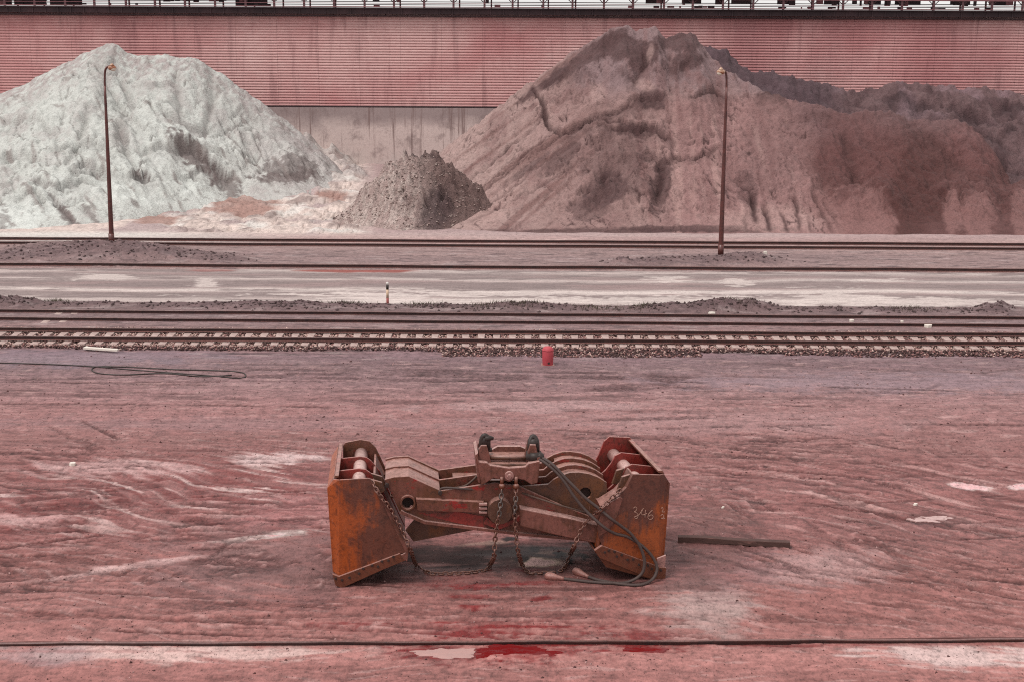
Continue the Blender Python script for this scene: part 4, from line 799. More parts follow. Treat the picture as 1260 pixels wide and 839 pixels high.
m_rope = mat_plain('old_wire_rope', C(104, 80, 70), .4, 30, .75)
m_hose = mat_plain('dark_rope', C(84, 66, 62), .35, 30, .7)
m_bright = mat_rust('rope_socket_iron', C(168, 108, 98), C(130, 78, 66), C(190, 140, 130), .3, 6)
m_chalk = mat_plain('chalk', C(196, 152, 134), .45, 40, .95)
grab = thing('clamshell_grab', 'huge rusty clamshell grab lying open on the pink mud, buckets spread to both sides', 'grab', (float(BASE[0]), float(BASE[1]), 0))

# ---- bucket shells
def bolts(mb, pts, r, fn, n, d, mi):
    for p in pts:
        c = fn(*p, d); mb.prism([c + U * (r * math.cos(a)) + Vector((0, 0, r * math.sin(a))) for a in [k * math.pi / 3 for k in range(6)]], n * -.02, mi=mi)
DL = 2.55
# left shell
mb = MB()
mb_front = [(418, 590), (452, 588), (456, 589), (463, 601), (501, 679), (492, 681), (417, 709)]
pl(mb, mb_front, 0, .05)
A = [(410, 592), (402, 604), (409, 707), (413, 719), (419, 721)]
fold = [GP(418, 590), GP(417, 709), GP(409, 707, 0) + NV * .22, GP(402, 604, 0) + NV * .22, GP(410, 592, 0) + NV * .16]
c_ = MB(); mb.prism([fold[i] for i in (0, 1, 2, 3, 4)], NV * .04)
def sheet(mb, pts, d0, d1, th_dir, th, fn, n, lift=None):
    for a, b in zip(pts[:-1], pts[1:]):
        p, q = fn(*a), fn(*b); dirn = Vector(th_dir) * th
        mb.prism([p + n * d0, q + n * d0, q + n * d1, p + n * d1], dirn)
sheet(mb, [(410, 592), (402, 604), (409, 707), (420, 720)], .2, DL, (1, 0, 0), .05, GP, NV)
sheet(mb, [(461, 601), (499, 680), (497, 688)], .06, DL, (-1, 0, 0), .05, GP, NV)
shellL = mb.build('bucket_shell', m_shell_l, grab, bevel=.012); shellL['label'] = 'left bucket shell worn to bright orange rust'
mb = MB(); pl(mb, [(417, 590), (420, 586), (440, 582), (452, 584), (460, 592), (466, 604), (501, 679), (492, 680), (417, 700)], DL - .05, .05); mb.build('rear_plate', m_arm, shellL, bevel=.01)
for d in (.72, 1.60):
    mb = MB(); pl(mb, [(412, 592), (440, 589), (449, 590), (455, 594), (466, 607), (499, 678), (490, 678), (412, 700)], d, .05); mb.build('rib', m_arm_red, shellL, bevel=.012)
mb = MB(); p = GP(441, 601, 0); mb.tube([p + NV * .06, p + NV * DL], .155, 20); mb.build('cross_tube', m_tube, shellL)
mb = MB(); q = GP(412, 590); mb.prism([q + NV * .16 + Vector((-.03, 0, -.02)), q + NV * .16 + Vector((.08, 0, .0)), q + NV * .16 + Vector((.08, 0, .05)), q + NV * .16 + Vector((-.0, 0, .05))], NV * (DL - .16)); mb.build('top_rim', m_arm, shellL, bevel=.01)
mb = MB(); pl(mb, [(409, 705), (417, 708), (492, 679.5), (499, 688), (470, 700), (421, 722), (413, 719)], -.05, .09)
bolts(mb, [(413, 711), (421, 713), (430, 710), (442, 705), (447, 699), (458, 695), (465, 696.5), (470, 690), (478, 689), (484, 684.5)], .032, GP, NV, -.05, 1)
sheet(mb, [(413, 719), (421, 722), (470, 700), (499, 689)], .04, DL, (0, 0, 1), .06, GP, NV)
mb.build('cutting_edge', [m_lip, m_hole], shellL, bevel=.008)
mb = MB(); pl(mb, [(463, 601), (467, 603), (503, 676), (501, 690), (491, 683), (499, 679)], -.035, .05); mb.build('edge_flange', m_head, shellL, bevel=.008)
mb = MB()                                                       # lugs and chain eye at the inner top corner
for dd in (.15, .55): mb = MB(); pl(mb, [(456, 592), (470, 596), (474, 606), (466, 612)], dd, .07); mb.build('hinge_lug', m_arm_dk, shellL, bevel=.01)
mb = MB(); mb.tube([GP(459, 591, 1.9), GP(468, 600, 1.8), GP(474, 614, 1.6)], .07, 8); mb.build('hinge_link', m_black, shellL)
mb = MB()                                                       # slots burnt in the outer plate
for dd in (.75, 1.65):
    a, b = GP(403.5, 603), GP(409, 594); k = (b - a); mb.prism([a + NV * dd - U * .006, a + k * .6 + NV * (dd + .35) - U * .006, a + k * .7 + NV * (dd + .40) - U * .006, a + k * .12 + NV * (dd + .05) - U * .006], U * .02)
mb.build('slot', m_hole, shellL)

# right shell
mb = MB()
FR = [(779, 583), (812, 584), (811, 697), (791, 689), (740, 670), (737, 660), (748, 634), (741, 622), (762, 609), (771, 599)]
pl(mb, FR, 0, .05, GR_, NR)
mb.prism([GR_(812, 584), GR_(819, 585) + NR * .1, GR_(827, 597) + NR * .2, GR_(819, 697) + NR * .2, GR_(811, 697)], NR * .04)
sheet(mb, [(819, 585), (827, 597), (819, 697), (812, 711)], .15, DL, (-1, 0, 0), .05, GR_, NR)
sheet(mb, [(779, 584), (771, 600), (762, 610), (741, 623)], .06, DL * .2, (.6, 0, .2), .05, GR_, NR)
sheet(mb, [(741, 623), (737, 660), (735, 676)], .06, DL, (1, 0, 0), .05, GR_, NR)
shellR = mb.build('bucket_shell', m_shell_r, grab, bevel=.012); shellR['label'] = 'right bucket shell, brown with a chalked number on its end plate'
mb = MB(); pl(mb, [(773, 600), (780, 583), (787, 577), (814, 578), (820, 584), (826, 597), (818, 690), (741, 668), (741, 640), (763, 618)], DL - .05, .05, GR_, NR); mb.build('rear_plate', m_arm_red, shellR, bevel=.01)
for d in (.78, 1.66):
    mb = MB(); pl(mb, [(782, 588), (790, 584), (818, 587), (824, 597), (816, 690), (741, 668), (738, 640), (741, 632), (770, 606), (777, 597)], d, .05, GR_, NR); mb.build('rib', m_arm_red, shellR, bevel=.012)
mb = MB(); p = GR_(792, 601); mb.tube([p + NR * .06, p + NR * DL], .155, 20); mb.build('cross_tube', m_tube, shellR)
mb = MB(); q = GR_(817, 583); mb.prism([q + NR * .1 + Vector((.05, 0, -.03)), q + NR * .1 + Vector((-.10, 0, .0)), q + NR * .1 + Vector((-.10, 0, .05)), q + NR * .1 + Vector((.0, 0, .05))], NR * (DL - .1)); mb.build('top_rim', m_arm, shellR, bevel=.01)
mb = MB(); pl(mb, [(740, 670), (791, 688.5), (811, 696.5), (819, 697), (818, 711), (800, 711), (737, 685), (731, 676)], -.05, .09, GR_, NR)
bolts(mb, [(744, 679), (749, 676.5), (759, 684), (765, 682), (772, 688), (779, 687.5), (786, 694), (797, 695), (806, 704), (813, 701), (802, 699), (756, 678)], .032, GR_, NR, -.05, 1)
sheet(mb, [(731, 677), (737, 685), (800, 711), (817, 711)], .04, DL, (0, 0, 1), .06, GR_, NR)
mb.build('cutting_edge', [m_lip, m_hole], shellR, bevel=.008)
mb = MB(); pl(mb, [(741, 622), (763, 610), (766, 613), (757, 640), (748, 652), (737, 659), (735, 650)], -.03, .05, GR_, NR); mb.build('edge_flange', m_head, shellR, bevel=.01)
mb = MB(); pl(mb, [(808, 686), (819, 682), (818, 697), (809, 696)], -.03, .05, GR_, NR); mb.build('patch_plate', m_tube, shellR, bevel=.006)
mb = MB()
for dd in (.15, .6): mb = MB(); pl(mb, [(778, 586), (768, 589), (762, 606), (770, 606)], dd, .08, GR_, NR); mb.build('hinge_lug', m_arm_dk, shellR, bevel=.01)
mb = MB(); mb.tube([GR_(779, 588, 2.1), GR_(765, 600, 2.0), GR_(754, 618, 1.9)], .07, 8); mb.build('hinge_link', m_black, shellR)
# chalked figures
def strokes(mb, list_, fn, n, r=.0075, d=-.004):
    for s in list_:
        q = [fn(*p, 0) + n * d for p in s]; sm = []
        for i in range(len(q) - 1):
            for k in range(4):
                t = k / 4; p0 = q[max(i - 1, 0)]; p1 = q[i]; p2 = q[i + 1]; p3 = q[min(i + 2, len(q) - 1)]
                sm.append(.5 * ((2 * p1) + (p2 - p0) * t + (2 * p0 - 5 * p1 + 4 * p2 - p3) * t * t + (3 * p1 - p0 - 3 * p2 + p3) * t ** 3))
        sm.append(q[-1]); mb.tube(sm, r, 5)
def k6(x, y): return (720 + x / 6.45, 530 + y / 6.45)
mb = MB()
strokes(mb, [[k6(*p) for p in s] for s in [
    [(384, 612), (396, 600), (410, 612), (402, 632), (388, 640), (408, 648), (420, 668), (412, 690), (398, 692), (394, 678), (416, 670), (436, 652), (452, 622)],
    [(462, 610), (446, 650), (458, 664), (490, 652)], [(478, 626), (474, 690)],
    [(534, 626), (506, 654), (498, 684), (512, 700), (534, 692), (538, 672), (520, 664), (504, 678)],
    [(602, 612), (614, 606), (618, 624), (610, 640), (632, 640)], [(600, 670), (612, 660), (624, 672), (616, 692), (604, 690), (634, 690)]]], GR_, NR)
mb.build('chalk_number', m_chalk, shellR)

# ---- scissor arms
armL_pts = [(473, 595), (485, 592), (503, 591), (543, 609), (610, 599), (640, 603), (700, 630), (755, 651), (743, 671), (641, 662), (523, 648), (492, 635)]
mb = MB(); pl(mb, armL_pts, .30, .07, holes=[circ(502, 623, 7.4)]); armL = mb.build('scissor_arm', m_arm, grab, bevel=.01)
mb = MB(); pl(mb, [(473, 595), (485, 592), (503, 591), (543, 609), (600, 601), (600, 640), (523, 648), (492, 635)], 1.05, .07); pl(mb, [(473, 595), (485, 592), (503, 591), (543, 609), (600, 601), (600, 640), (523, 648), (492, 635)], 1.75, .07); mb.build('side_plate', m_arm, armL, bevel=.01)
mb = MB()
for a, b in zip([(474, 597), (485, 594), (503, 593)], [(485, 594), (503, 593), (542, 611)]):
    p, q = GP(*a), GP(*b); mb.prism([p + NV * .37, q + NV * .37, q + NV * 1.75, p + NV * 1.75], (0, 0, -.04))
p, q = GP(542, 611), GP(544, 622); mb.prism([p + NV * .37, q + NV * .37, q + NV * 1.75, p + NV * 1.75], (-.05, 0, 0)); mb.build('top_plate', m_arm, armL)
mb = MB(); pl(mb, [(640, 626), (700, 638), (754, 651), (744, 671), (690, 660), (640, 648)], .04, .27); mb.build('box_beam', m_head, armL, bevel=.02)
mb = MB(); pl(mb, [(512, 617), (596, 621), (598, 634), (514, 631)], .18, .13); mb.build('stiffener', m_arm, armL, bevel=.012)
mb = MB()
for yy in (622, 627, 632): pl(mb, [(590, yy), (600, yy), (600, yy + 2.2), (590, yy + 2)], .13, .1)
mb.build('weld_rib', m_tube, armL, bevel=.006)
mb = MB(); pl(mb, circ(502, 623, 9.6, 24), .22, .1, holes=[circ(502, 623, 7.4, 24)]); pl(mb, circ(502, 623, 7.6, 24), .42, .03, mi=1); mb.build('bushing', [m_arm, m_hole], armL, bevel=.008)
mb = MB(); pl(mb, circ(615.5, 630.5, 15.2, 32), .05, .25); mb.build('pivot_disc', m_arm_dk, armL, bevel=.015)
mb = MB()
for c in ((476, 601), (542, 610.5)): mb = MB(); pl(mb, circ(*c, 2.6, 12), .2, .1); mb.build('pin', m_hole, armL, bevel=.006)
mb = MB(); pl(mb, [(600, 640), (596, 648), (615, 655), (640, 645), (640, 638), (626, 646), (608, 647)], .2, .09); pl(mb, [(520, 638), (560, 634), (600, 641), (600, 656), (560, 648)], .285, .012); mb.build('primer_patch', m_arm_red, armL)
mb = MB(); pl(mb, [(492, 636), (523, 649), (641, 663), (743, 672), (743, 669), (641, 659.5), (523, 645), (494, 632)], .22, .55); mb.build('lower_flange', m_head, armL, bevel=.006)

cam_ = [(640, 606), (677, 603), (684, 597), (693, 592), (704, 588.5), (715, 588), (728, 590), (739, 594), (750, 601), (752, 640), (700, 640), (640, 640)]
mb = MB(); pl(mb, cam_, .42, .07, holes=[circ(723.5, 614, 7.2, 10)])
pl(mb, [(600, 612), (640, 612), (660, 640), (641, 664), (588, 661), (509, 676), (499, 662), (513, 646)], .5, .07); armR = mb.build('scissor_arm', m_arm_dk, grab, bevel=.01)
mb = MB()
for d in (.95, 1.45, 1.95): pl(mb, [(x, y) for x, y in cam_], d, .07)
mb.build('cam_plate', m_arm, armR, bevel=.01)
mb = MB(); pl(mb, circ(723.5, 614, 7.4, 10), .54, .04); mb.build('pin', m_hole, armR)
mb = MB()
for a, b in zip(cam_[3:8], cam_[4:9]):
    p, q = GP(a[0], a[1] + 5), GP(b[0], b[1] + 5); mb.prism([p + NV * .49, q + NV * .49, q + NV * 1.95, p + NV * 1.95], (0, 0, -.05))
mb.build('web_plate', m_arm_dk, armR)
mb = MB(); pl(mb, [(560, 612), (660, 612), (690, 620), (690, 650), (640, 655), (560, 640)], 1.2, .8); mb.build('cross_member', m_arm_dk, armR, bevel=.02)
mb = MB(); p, q = GP(642, 606, .3), GP(728, 632, .02); mb.tube([p, p.lerp(q, .5) + Vector((0, 0, -.02)), q], .022, 6); mb.build('guide_rod', m_rope, armR)

# ---- lifting head
mb = MB(); pl(mb, [(586.5, 564), (590, 570), (600, 571), (603, 574), (627, 577.5), (647, 576), (651, 572), (665, 569), (664, 585), (662, 596), (654, 598), (646, 592.5), (636, 591), (627, 595), (618, 592), (608, 590), (600, 595), (593, 599)], .12, .16)
head = mb.build('lifting_head', m_head, grab, bevel=.02)
mb = MB(); p = [GP(603, 575), GP(647, 577)]; r0 = GP(627, 576)
mb.prism([GP(590, 572, .12) + NV * .1, GP(662, 572, .12) + NV * .1, GP(662, 572, .12) + NV * 1.0 + Vector((0, 0, .04)), GP(590, 572, .12) + NV * 1.0 + Vector((0, 0, .04))], (0, 0, -.35)); mb.build('saddle', m_arm_dk, head, bevel=.015)
mb = MB(); pl(mb, [(601, 580), (603, 563), (649, 563), (651, 580)], .40, .10, d0=.40); mb.build('front_cheek', m_tube, head, bevel=.012)
mb = MB(); pl(mb, [(600, 575), (602, 555), (612, 549), (640, 549), (650, 553), (652, 575)], 1.0, .10, d0=1.0); mb.build('rear_cheek', m_head, head, bevel=.012)
mb = MB(); pl(mb, [(620.5, 556), (631.5, 556), (631.5, 558), (620.5, 558)], .985, .03, d0=1.0, mi=0); pl(mb, [(621.5, 569.8), (633, 569.8), (633, 571.8), (621.5, 571.8)], .385, .03, d0=.40); mb.build('slot', m_hole, head)
for pts in ([(590, 590), (590, 558), (593, 553), (600, 553), (604, 566), (606, 578)], [(648, 580), (651, 562), (654, 552), (661, 552), (664, 566), (664, 590)]):
    mb = MB(); pl(mb, pts, .30, .13); mb.build('lug', m_head, head, bevel=.012)
    mb = MB(); pl(mb, pts, .70, .13); mb.build('lug', m_head, head, bevel=.012)
mb = MB(); pl(mb, [(585.5, 563), (589, 560), (592, 598), (589, 597)], .2, .95); mb.build('end_plate', m_head, head, bevel=.01)
mb = MB(); pl(mb, [(662, 566), (665.5, 565), (664, 590), (661, 596)], .2, .95); mb.build('end_plate', m_head, head, bevel=.01)
mb = MB(); a_, b_ = GP(600, 562, .38), GP(652, 563.5, .38); mb.tube([a_, b_], .055, 10); mb.build('cross_bar', m_arm_dk, head)
mb = MB(); c = GP(627, 586.5, .0); mb.prism([c + U * (.10 * math.cos(k * .3142)) + Vector((0, 0, .10 * math.sin(k * .3142))) + NV * .07 for k in range(20)], NV * .06); mb.prism([c + U * (.05 * math.cos(k * 1.047)) + Vector((0, 0, .05 * math.sin(k * 1.047))) + NV * .02 for k in range(6)], NV * .06); mb.build('boss', m_tube, head, bevel=.01)
# shackles standing on the lugs
def shackle(px, py0, py1, w, d, beak=None, tilt=0):
    mb = MB(); a, b, t_ = GP(px - w, py0, d), GP(px + w, py0, d), GP(px, py1, d); hgt = t_.z - a.z; rad = (b - a).length / 2; c = (a + b) / 2; pts = []
    for k in range(13):
        q = math.pi * k / 12; pts.append(c + U * (-rad * math.cos(q)) + Vector((0, 0, hgt * (.45 + .55 * math.sin(q)) if 0 < k < 12 else 0)) + NV * (tilt * math.sin(q)))
    mb.tube(pts, .055, 8); mb.tube([a - U * .08, b + U * .08], .05, 8); mb.ball(c + Vector((0, 0, hgt * .62)), .10, scale=(1, .7, 1.1))
    if beak: p = GP(*beak, d); s = c + Vector((0, 0, hgt * .78)); mb.tube([s, s.lerp(p, .5), p], [.085, .07, .03], 8)
    mb.build('shackle', m_black, head)
shackle(596.5, 553, 535, 4.2, .42, (607.5, 538.5)); shackle(656.5, 557, 538, 4.6, .42, None, .1)
mb = MB(); a_, b_ = GP(647, 561.5, .30), GP(664, 561.5, .30); mb.tube([a_, a_.lerp(b_, .3), a_.lerp(b_, .31), b_], [.075, .075, .10, .10], 12); mb.ball(b_, .105); mb.build('rope_clamp', m_black, head)
for x in (617.5, 635): mb = MB(); c = GP(x, 598, .10); mb.ball(c, .075); mb.tube([c, c + Vector((0, 0, .22))], .04, 8); mb.build('chain_eye', m_lip, head)

# ---- chains: links threaded along a path
def smooth(pts, n=8):
    out = []
    for i in range(len(pts) - 1):
        p0, p1, p2, p3 = pts[max(i - 1, 0)], pts[i], pts[i + 1], pts[min(i + 2, len(pts) - 1)]
        for k in range(n):
            t = k / n; out.append(.5 * ((2 * p1) + (p2 - p0) * t + (2 * p0 - 5 * p1 + 4 * p2 - p3) * t * t + (3 * p1 - p0 - 3 * p2 + p3) * t ** 3))
    return out + [pts[-1]]
def chain(label, pts, pitch=.098, wire=.0165, width=.042, mats=None, dark=None):
    path = smooth(pts); cum = [0]
    for a, b in zip(path[:-1], path[1:]): cum.append(cum[-1] + (b - a).length)
    n = int(cum[-1] / pitch); mb = MB()
    def at(s):
        s = min(max(s, 0), cum[-1]); i = max(0, min(int(np.searchsorted(cum, s)) - 1, len(path) - 2)); t = (s - cum[i]) / max(cum[i + 1] - cum[i], 1e-6); return path[i].lerp(path[i + 1], t)
    for k in range(n):
        c = at((k + .5) * pitch); t = (at((k + 1) * pitch) - at(k * pitch)).normalized(); s = t.cross(Vector((.15, 1, .1))).normalized()
        if k % 2: s = t.cross(s).normalized()
        s = (s + t.cross(s) * random.gauss(0, .18)).normalized()
        L = pitch * .62; ring = []
        for q in range(12):
            a = 2 * math.pi * q / 12; ca, sa = math.cos(a), math.sin(a); ring.append(c + t * (L * math.copysign(abs(ca) ** .8, ca)) + s * (width * math.copysign(abs(sa) ** .7, sa)))
        mb.tube(ring, wire, 6, closed=True, mi=1 if (dark and dark[0] <= k <= dark[1]) else 0)
    o = mb.build('chain', mats or [m_chain, m_chaindk]); return meta(o, label, 'chain', 'chains hanging on the grab')
def onG(px, py, dz=.03):
    g = G(px, py); return Vector((g[0], g[1], gz(g[0], g[1]) + dz))
cm = [m_chain, m_chaindk]
chain('long rusty chain draped down the left bucket and looping along the mud to the middle', [GP(458, 592, .1), GP(463, 602, -.08), GP(470, 613, -.10), GP(479, 624, -.10), GP(488, 640, -.10), GP(497, 657, -.12), GP(505, 676, -.15), onG(513, 697), onG(528, 706), onG(545, 707), onG(575, 706), onG(598, 702), onG(603, 699, .10), GP(608, 684, -.05), GP(609, 665, -.05), GP(612, 645, -.05), GP(616, 620, -.02), GP(617.5, 600, .08)], mats=cm, dark=(78, 84))
chain('rusty chain hanging straight from under the right side of the lifting head to the mud', [GP(635, 600, .08), GP(634.5, 615, -.02), GP(633.5, 635, -.02), GP(635.5, 660, -.05), GP(638, 680, -.05), onG(643, 699, .08), onG(652, 706), onG(668, 706), onG(685, 706)], mats=cm, dark=(2, 5))
chain('rusty chain slung from the right bucket down to the pale patch of mud', [GR_(764, 602, -.02), GR_(752, 613, -.05), GR_(741, 625, -.10), GP(730, 633, -.05), GP(719, 645, -.03), GP(712, 658, -.05), GP(706, 673, -.05), onG(702, 688, .15), onG(695, 699, .05), onG(686, 706)], mats=cm)
chain('short rusty chain lying over the top of the left arm', [GP(483, 588, 1.6), GP(487, 589, 1.1), GP(500, 592, 1.0), GP(515, 595, 1.0), GP(528, 600, .95), GP(540, 605, .9), GP(546, 608, .85)], mats=cm)
chain('slack chain hanging behind the hinge of the right bucket', [GR_(765, 586, 1.95), GR_(757, 598, 1.6), GR_(750, 604, 1.6), GR_(752, 612, 1.5), GR_(762, 618, 1.5)], mats=cm)
chain('short chain end hooked over the hinge of the left bucket', [GP(474, 584, 2.1), GP(480, 592, 2.0), GP(484, 604, 1.6), GP(481, 612, 1.3)], mats=cm)

# ---- ropes
def rope(label, pts, r, socket=None, mat=None):
    mb = MB(); path = smooth([Vector(p) for p in pts], 10); mb.tube(path, r, 8); o = mb.build('wire_rope', mat or m_hose); meta(o, label, 'wire rope', 'ropes lying on the grab')
    if socket:
        a, b = path[-1], Vector(socket); q = MB(); k = [a.lerp(b, t) for t in (-.15, 0, .25, .6, .88, 1.0)]; q.tube(k, [r * 1.15, r * 1.3, .065, .10, .085, .03], 12); q.build('socket', m_bright, o)
    return o
rope('thick dark rope from the lifting head over the right bucket, its socket end farther left', [GP(661, 561.5, .30), GP(671, 565, .2), GP(682, 573, .05), GP(697, 589, -.05), GP(710, 602, -.12), GP(721, 613, -.15), GP(738, 626, -.2), GR_(752, 638, -.16), GR_(766, 648, -.12), GR_(777, 657, -.12), GR_(788, 673, -.14), GR_(793, 691, -.18), GR_(789, 706, -.2), onG(773, 718.5, .035), onG(752, 719.5, .035), onG(730, 718, .035), onG(708, 715.5, .035), onG(691, 713.5, .04)], .036, onG(670, 711.5, .07))
rope('thick dark rope reaching farthest round the right bucket, its socket end nearer the bucket', [GP(661, 563, .26), GP(672, 570, .12), GP(686, 582, 0), GP(697, 596, -.08), GP(706, 610, -.14), GP(721, 628, -.2), GR_(743, 648, -.18), GR_(757, 656, -.12), GR_(772, 660, -.10), GR_(790, 671, -.08), GR_(803, 685, -.10), GR_(808.5, 699, -.16), GR_(803, 712, -.25), onG(788, 722, .035), onG(764, 721, .035), onG(737, 715.5, .035), onG(722, 710.5, .04)], .036, onG(705, 704.5, .07))
rope('thin dark rope stretched from the left arm to the back of the lifting head', [GP(540, 606, .9), GP(560, 606, .7), GP(580, 608, .6), GP(600, 606, .55)], .024)
rope('thin dark rope sagging low behind the top of the left arm', [GP(505, 600, 1.1), GP(530, 608, .6), GP(545, 600, .35), GP(570, 601, .28), GP(597, 603, .4)], .024)
rope('short pale rope rising to the hook at the left of the lifting head', [GP(552, 601, .9), GP(570, 598, .9), GP(580, 592, .9), GP(588, 584, .9)], .026, None, m_rope)
rope('two looped ropes behind the right of the lifting head', [GP(662, 600, .8), GP(680, 600, .9), GP(694, 594, 1.2), GP(705, 594, 1.5)], .024)

# ================================================================== things standing about
def lamp(px, py, topx, topy, hx, hy, label, bend):
    g = G(px, py); Y = g[1]; z0 = gz(g[0], g[1]); x = float(g[0])
    tp = P(topx, topy, Y); hd = P(hx, hy, Y - .1)
    t = thing('street_lamp', label, 'street lamp', (x, Y, z0), 'lamp posts along the track')
    m_pole = mat_rust('rusty_pole', C(112, 56, 50), C(90, 44, 40), C(130, 76, 70), .5, 1.2, bmp=.003)
    mb = MB(); n = 14; pts = [Vector((x + (tp[0] - x) * k / n, Y, z0 - .25 + (tp[2] - z0 + .25) * k / n)) for k in range(n + 1)]; mb.tube(pts, [.135 - .075 * k / n for k in range(n + 1)], 12); mb.tube([pts[0] + Vector((0, 0, .2)), pts[0] + Vector((0, 0, .75))], .15, 12); mb.build('pole', m_pole, t)
    a = pts[-1]; b = Vector((hd[0], Y - .1, hd[2] + .12)); mid = Vector((a.x + (b.x - a.x) * .18, Y, a.z + (b.z - a.z) * .75 + .05)); mb = MB(); mb.tube(smooth([a - Vector((0, 0, .2)), a, mid, b], 6), .055, 8); mb.build('arm', m_pole, t)
    mb = MB(); c = Vector(hd); mb.ball(c, .22, 14, 9, (1.0, .8, .62)); mb.tube([c + Vector((0, 0, .08)), c + Vector((0, 0, .22))], [.15, .05], 10); mb.build('lamp_head', mat_plain('lamp_shell', C(222, 186, 160), .3, 5, .35, dirt=C(150, 84, 50), dirt_at=.56), t)
    mb = MB(); mb.ball(c + Vector((.05 * bend, -.02, -.05)), .16, 12, 8, (1, .9, .75)); mb.build('lens', mat_plain('lamp_glass', C(236, 222, 206), .1, 5, .15), t)
lamp(138, 309, 129, 106, 138, 84, 'slim rusty lamp post in front of the whitish heap, its arm bent to the right', 1)
lamp(886.5, 320, 894, 108, 887, 89, 'slim rusty lamp post in front of the brown heap, its arm bent to the left', -1)

g = G(477, 376); x, y = float(g[0]), float(g[1]); z = gz(x, y); t = thing('marker_post', 'small white road marker post with a black band on the bank beside the haul road', 'marker post', (x, y, z))
def mpost(z0, z1, r, mat, nm, top=False): mb = MB(); mb.tube([(x, y, z + z0), (x, y, z + z1)] + ([(x, y, z + z1 + .02)] if top else []), [r, r] + ([r * .6] if top else []), 10); mb.build(nm, mat, t)
mpost(-.1, .25, .056, mat_plain('mud_splashed_paint', C(176, 92, 88), .3), 'muddy_foot'); mpost(.25, .62, .055, mat_plain('white_post_paint', C(240, 206, 176), .2), 'shaft'); mpost(.62, .82, .058, m_black, 'black_band'); mpost(.82, .92, .056, mat_plain('white_cap_paint', C(240, 232, 226), .1), 'cap', True)

g = G(674, 448); x, y = float(g[0]), float(g[1]); z = gz(x, y) - .02; m_redbox = mat_plain('faded_red_paint', C(204, 78, 88), .3, 5, .6, dirt=C(168, 74, 76), dirt_at=.6)
t = thing('marker_drum', 'faded red round topped steel drum standing on the edge of the track ballast', 'marker drum', (x, y, z)); pr = [(-.19, 0), (.18, 0), (.205, .32), (.205, .56), (.17, .66), (.10, .695), (-.10, .695), (-.17, .66), (-.205, .56), (-.205, .32)]
mb = MB(); zs = [0, .02, .30, .55, .63, .68, .70]; rr = [.185, .19, .205, .205, .185, .14, .03]; mb.tube([(x, y, z + q) for q in zs], rr, 20); mb.build('body', m_redbox, t); mb = MB(); mb.tube([(x, y, z + .555), (x, y, z + .585)], .212, 20); mb.build('lid_band', m_redbox, t)
mb = MB(); mb.prism([(x + .03 + .045 * math.cos(k * .785), y - .195, z + .12 + .045 * math.sin(k * .785)) for k in range(8)], (0, .04, 0)); mb.build('keyhole', m_hole, t)
mb = MB(); mb.box((x, y + .01, z + .015), .48, .40, .03); mb.build('base_plate', m_lip, t, bevel=.01)

# timber lying beside the grab
a, b = G(834, 668), G(972, 674); mb = MB(); n = 14; V = []; Av, Bv = Vector(a), Vector(b); dd = (Bv - Av).normalized(); nn = Vector((-dd.y, dd.x, 0))
for i in range(n + 1):
    t_ = i / n; p = Av.lerp(Bv, t_) + Vector((0, 0, .015 + .02 * math.sin(t_ * 3.1))) + nn * (.02 * math.sin(t_ * 5)); h = .135 + .012 * math.sin(t_ * 7 + 1) + (.03 if t_ < .42 else 0) * .4; w = .17
    V += [p + Vector((0, 0, h * 0)), p + nn * w, p + nn * w + Vector((0, 0, h)), p + Vector((0, 0, h))]
mb.add(V, [(i * 4 + k, i * 4 + (k + 1) % 4, (i + 1) * 4 + (k + 1) % 4, (i + 1) * 4 + k) for i in range(n) for k in range(4)] + [(0, 1, 2, 3), (n * 4 + 3, n * 4 + 2, n * 4 + 1, n * 4)])
o = mb.build('timber_beam', mat_plain('dark_old_timber', C(96, 66, 60), .5, 3, .85, .01, (1, 8, 8), dirt=C(160, 112, 104), dirt_at=.68), bevel=.012); meta(o, 'dark old timber lying on the mud to the right of the grab', 'timber'); o.location.z = gz(903 and float(a[0] + b[0]) / 2, float(a[1])) - .01

# white board by the track
m_white = mat_plain('white_board', C(244, 232, 220), .15, 6, .7)
a, b = Vector(G(104, 430, .03)), Vector(G(145, 433, .03)); mb = MB(); d = (b - a).normalized(); nn = Vector((-d.y, d.x, 0)); mb.prism([a - nn * .09, b - nn * .05, b + nn * .07, a + d * .15 + nn * .07, a + nn * .16], (0, 0, .08)); o = mb.build('board', m_white, bevel=.01); meta(o, 'white board with a broken end lying beside the track ballast at left', 'board'); o.location.z += .03
for (u, v, w, h, lab) in [(89, 571, .20, .10, 'small white scrap on the streaked mud far left'), (1048, 396, .22, .10, 'small white scrap lying between the sunken track rails at right'), (1142, 403, .34, .12, 'larger white scrap lying beside the sunken track at far right'), (876, 387, .3, .10, 'white scrap on the dark road bank below the right lamp post'), (1110, 397, .16, .08, 'tiny pale scrap beside the rear rail of the sunken track'), (942, 319, .22, .2, 'pale stone block on the dark mound beside the right lamp post'), (889, 625, .09, .05, 'tiny pale chip on the mud above the dark timber'), (1126, 620, .12, .06, 'pale stone on the mud above the pale puddle')]:
    g = G(u, v); z0 = gz(g[0], g[1]); mb = MB(); q = [Vector((g[0] + w / 2 * math.cos(k * 1.05 + .3) * random.uniform(.8, 1.15), g[1] + w / 2.5 * math.sin(k * 1.05 + .3), z0 - .01)) for k in range(6)]; mb.prism(q, (random.uniform(-.03, .03), 0, h)); o = mb.build('scrap', m_white, bevel=.01); meta(o, lab, 'scrap', 'pale scraps lying about the yard')
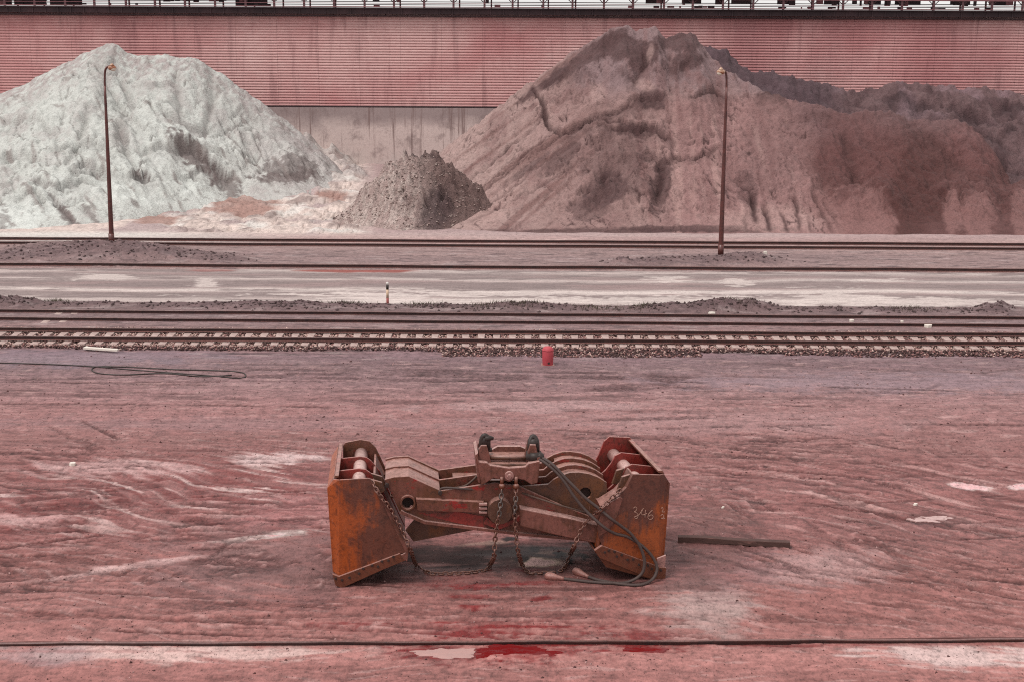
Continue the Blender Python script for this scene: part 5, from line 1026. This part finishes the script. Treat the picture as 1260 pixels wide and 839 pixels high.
# cable loop
pts = [(-20, 447), (0, 447.5), (60, 449), (115, 451), (150, 454), (200, 458), (260, 462), (292, 465), (302, 462.5), (296, 458), (262, 456), (215, 455), (160, 452), (122, 451), (113, 454), (120, 459), (150, 461), (200, 459.5), (250, 463), (285, 461)]
q = smooth([onG(a, b, .02) for a, b in pts], 8); o = MB().tube(q, .024, 6).build('cable', m_black); meta(o, 'thin black cable lying in a long flat loop on the grey earth at left', 'cable')

# ================================================================== light and air
w = bpy.data.worlds.new('World'); scene.world = w; w.use_nodes = True; nt = w.node_tree; bg = nt.nodes['Background']
sky = nt.nodes.new('ShaderNodeTexSky'); sky.sky_type = 'NISHITA'; sky.sun_disc = False
SUN_EL, SUN_AZ = R(60), R(232)          # azimuth measured from +Y towards +X: behind and to the left of the camera
sky.sun_elevation = SUN_EL; sky.sun_rotation = SUN_AZ; sky.air_density = 1.0; sky.dust_density = 2.0; sky.ozone_density = 1.0
hs = nt.nodes.new('ShaderNodeHueSaturation'); hs.inputs['Saturation'].default_value = .25; nt.links.new(sky.outputs[0], hs.inputs['Color']); tc = nt.nodes.new('ShaderNodeTexCoord'); cn = noise(nt, mapping(nt, tc.outputs['Generated'], (1, 1, 3)), 2.2, 6, .6)
cloud = mix(nt, ramp(nt, cn, [(.3, 0), (.7, 1)]), (4.6, 4.5, 4.4, 1), (5.8, 5.65, 5.5, 1)); nt.links.new(mix(nt, .75, hs.outputs[0], cloud), bg.inputs['Color']); bg.inputs['Strength'].default_value = .15
sl = bpy.data.lights.new('sun', 'SUN'); so = bpy.data.objects.new('sun', sl); COL.objects.link(so); sl.energy = 1.9; sl.angle = R(20); sl.color = (1.0, .96, .92)
dv = Vector((math.sin(SUN_AZ) * math.cos(SUN_EL), math.cos(SUN_AZ) * math.cos(SUN_EL), math.sin(SUN_EL))); so.rotation_euler = dv.to_track_quat('Z', 'Y').to_euler(); so.location = (-30, -30, 60)
vs = scene.view_settings; vs.view_transform = 'Standard'; vs.look = 'None'; vs.gamma = 1; vs.exposure = 0.48; vs.use_curve_mapping = False
scene.render.engine = 'CYCLES'; scene.cycles.max_bounces = 5; scene.cycles.use_denoising = False; scene.cycles.filter_width = 1.1
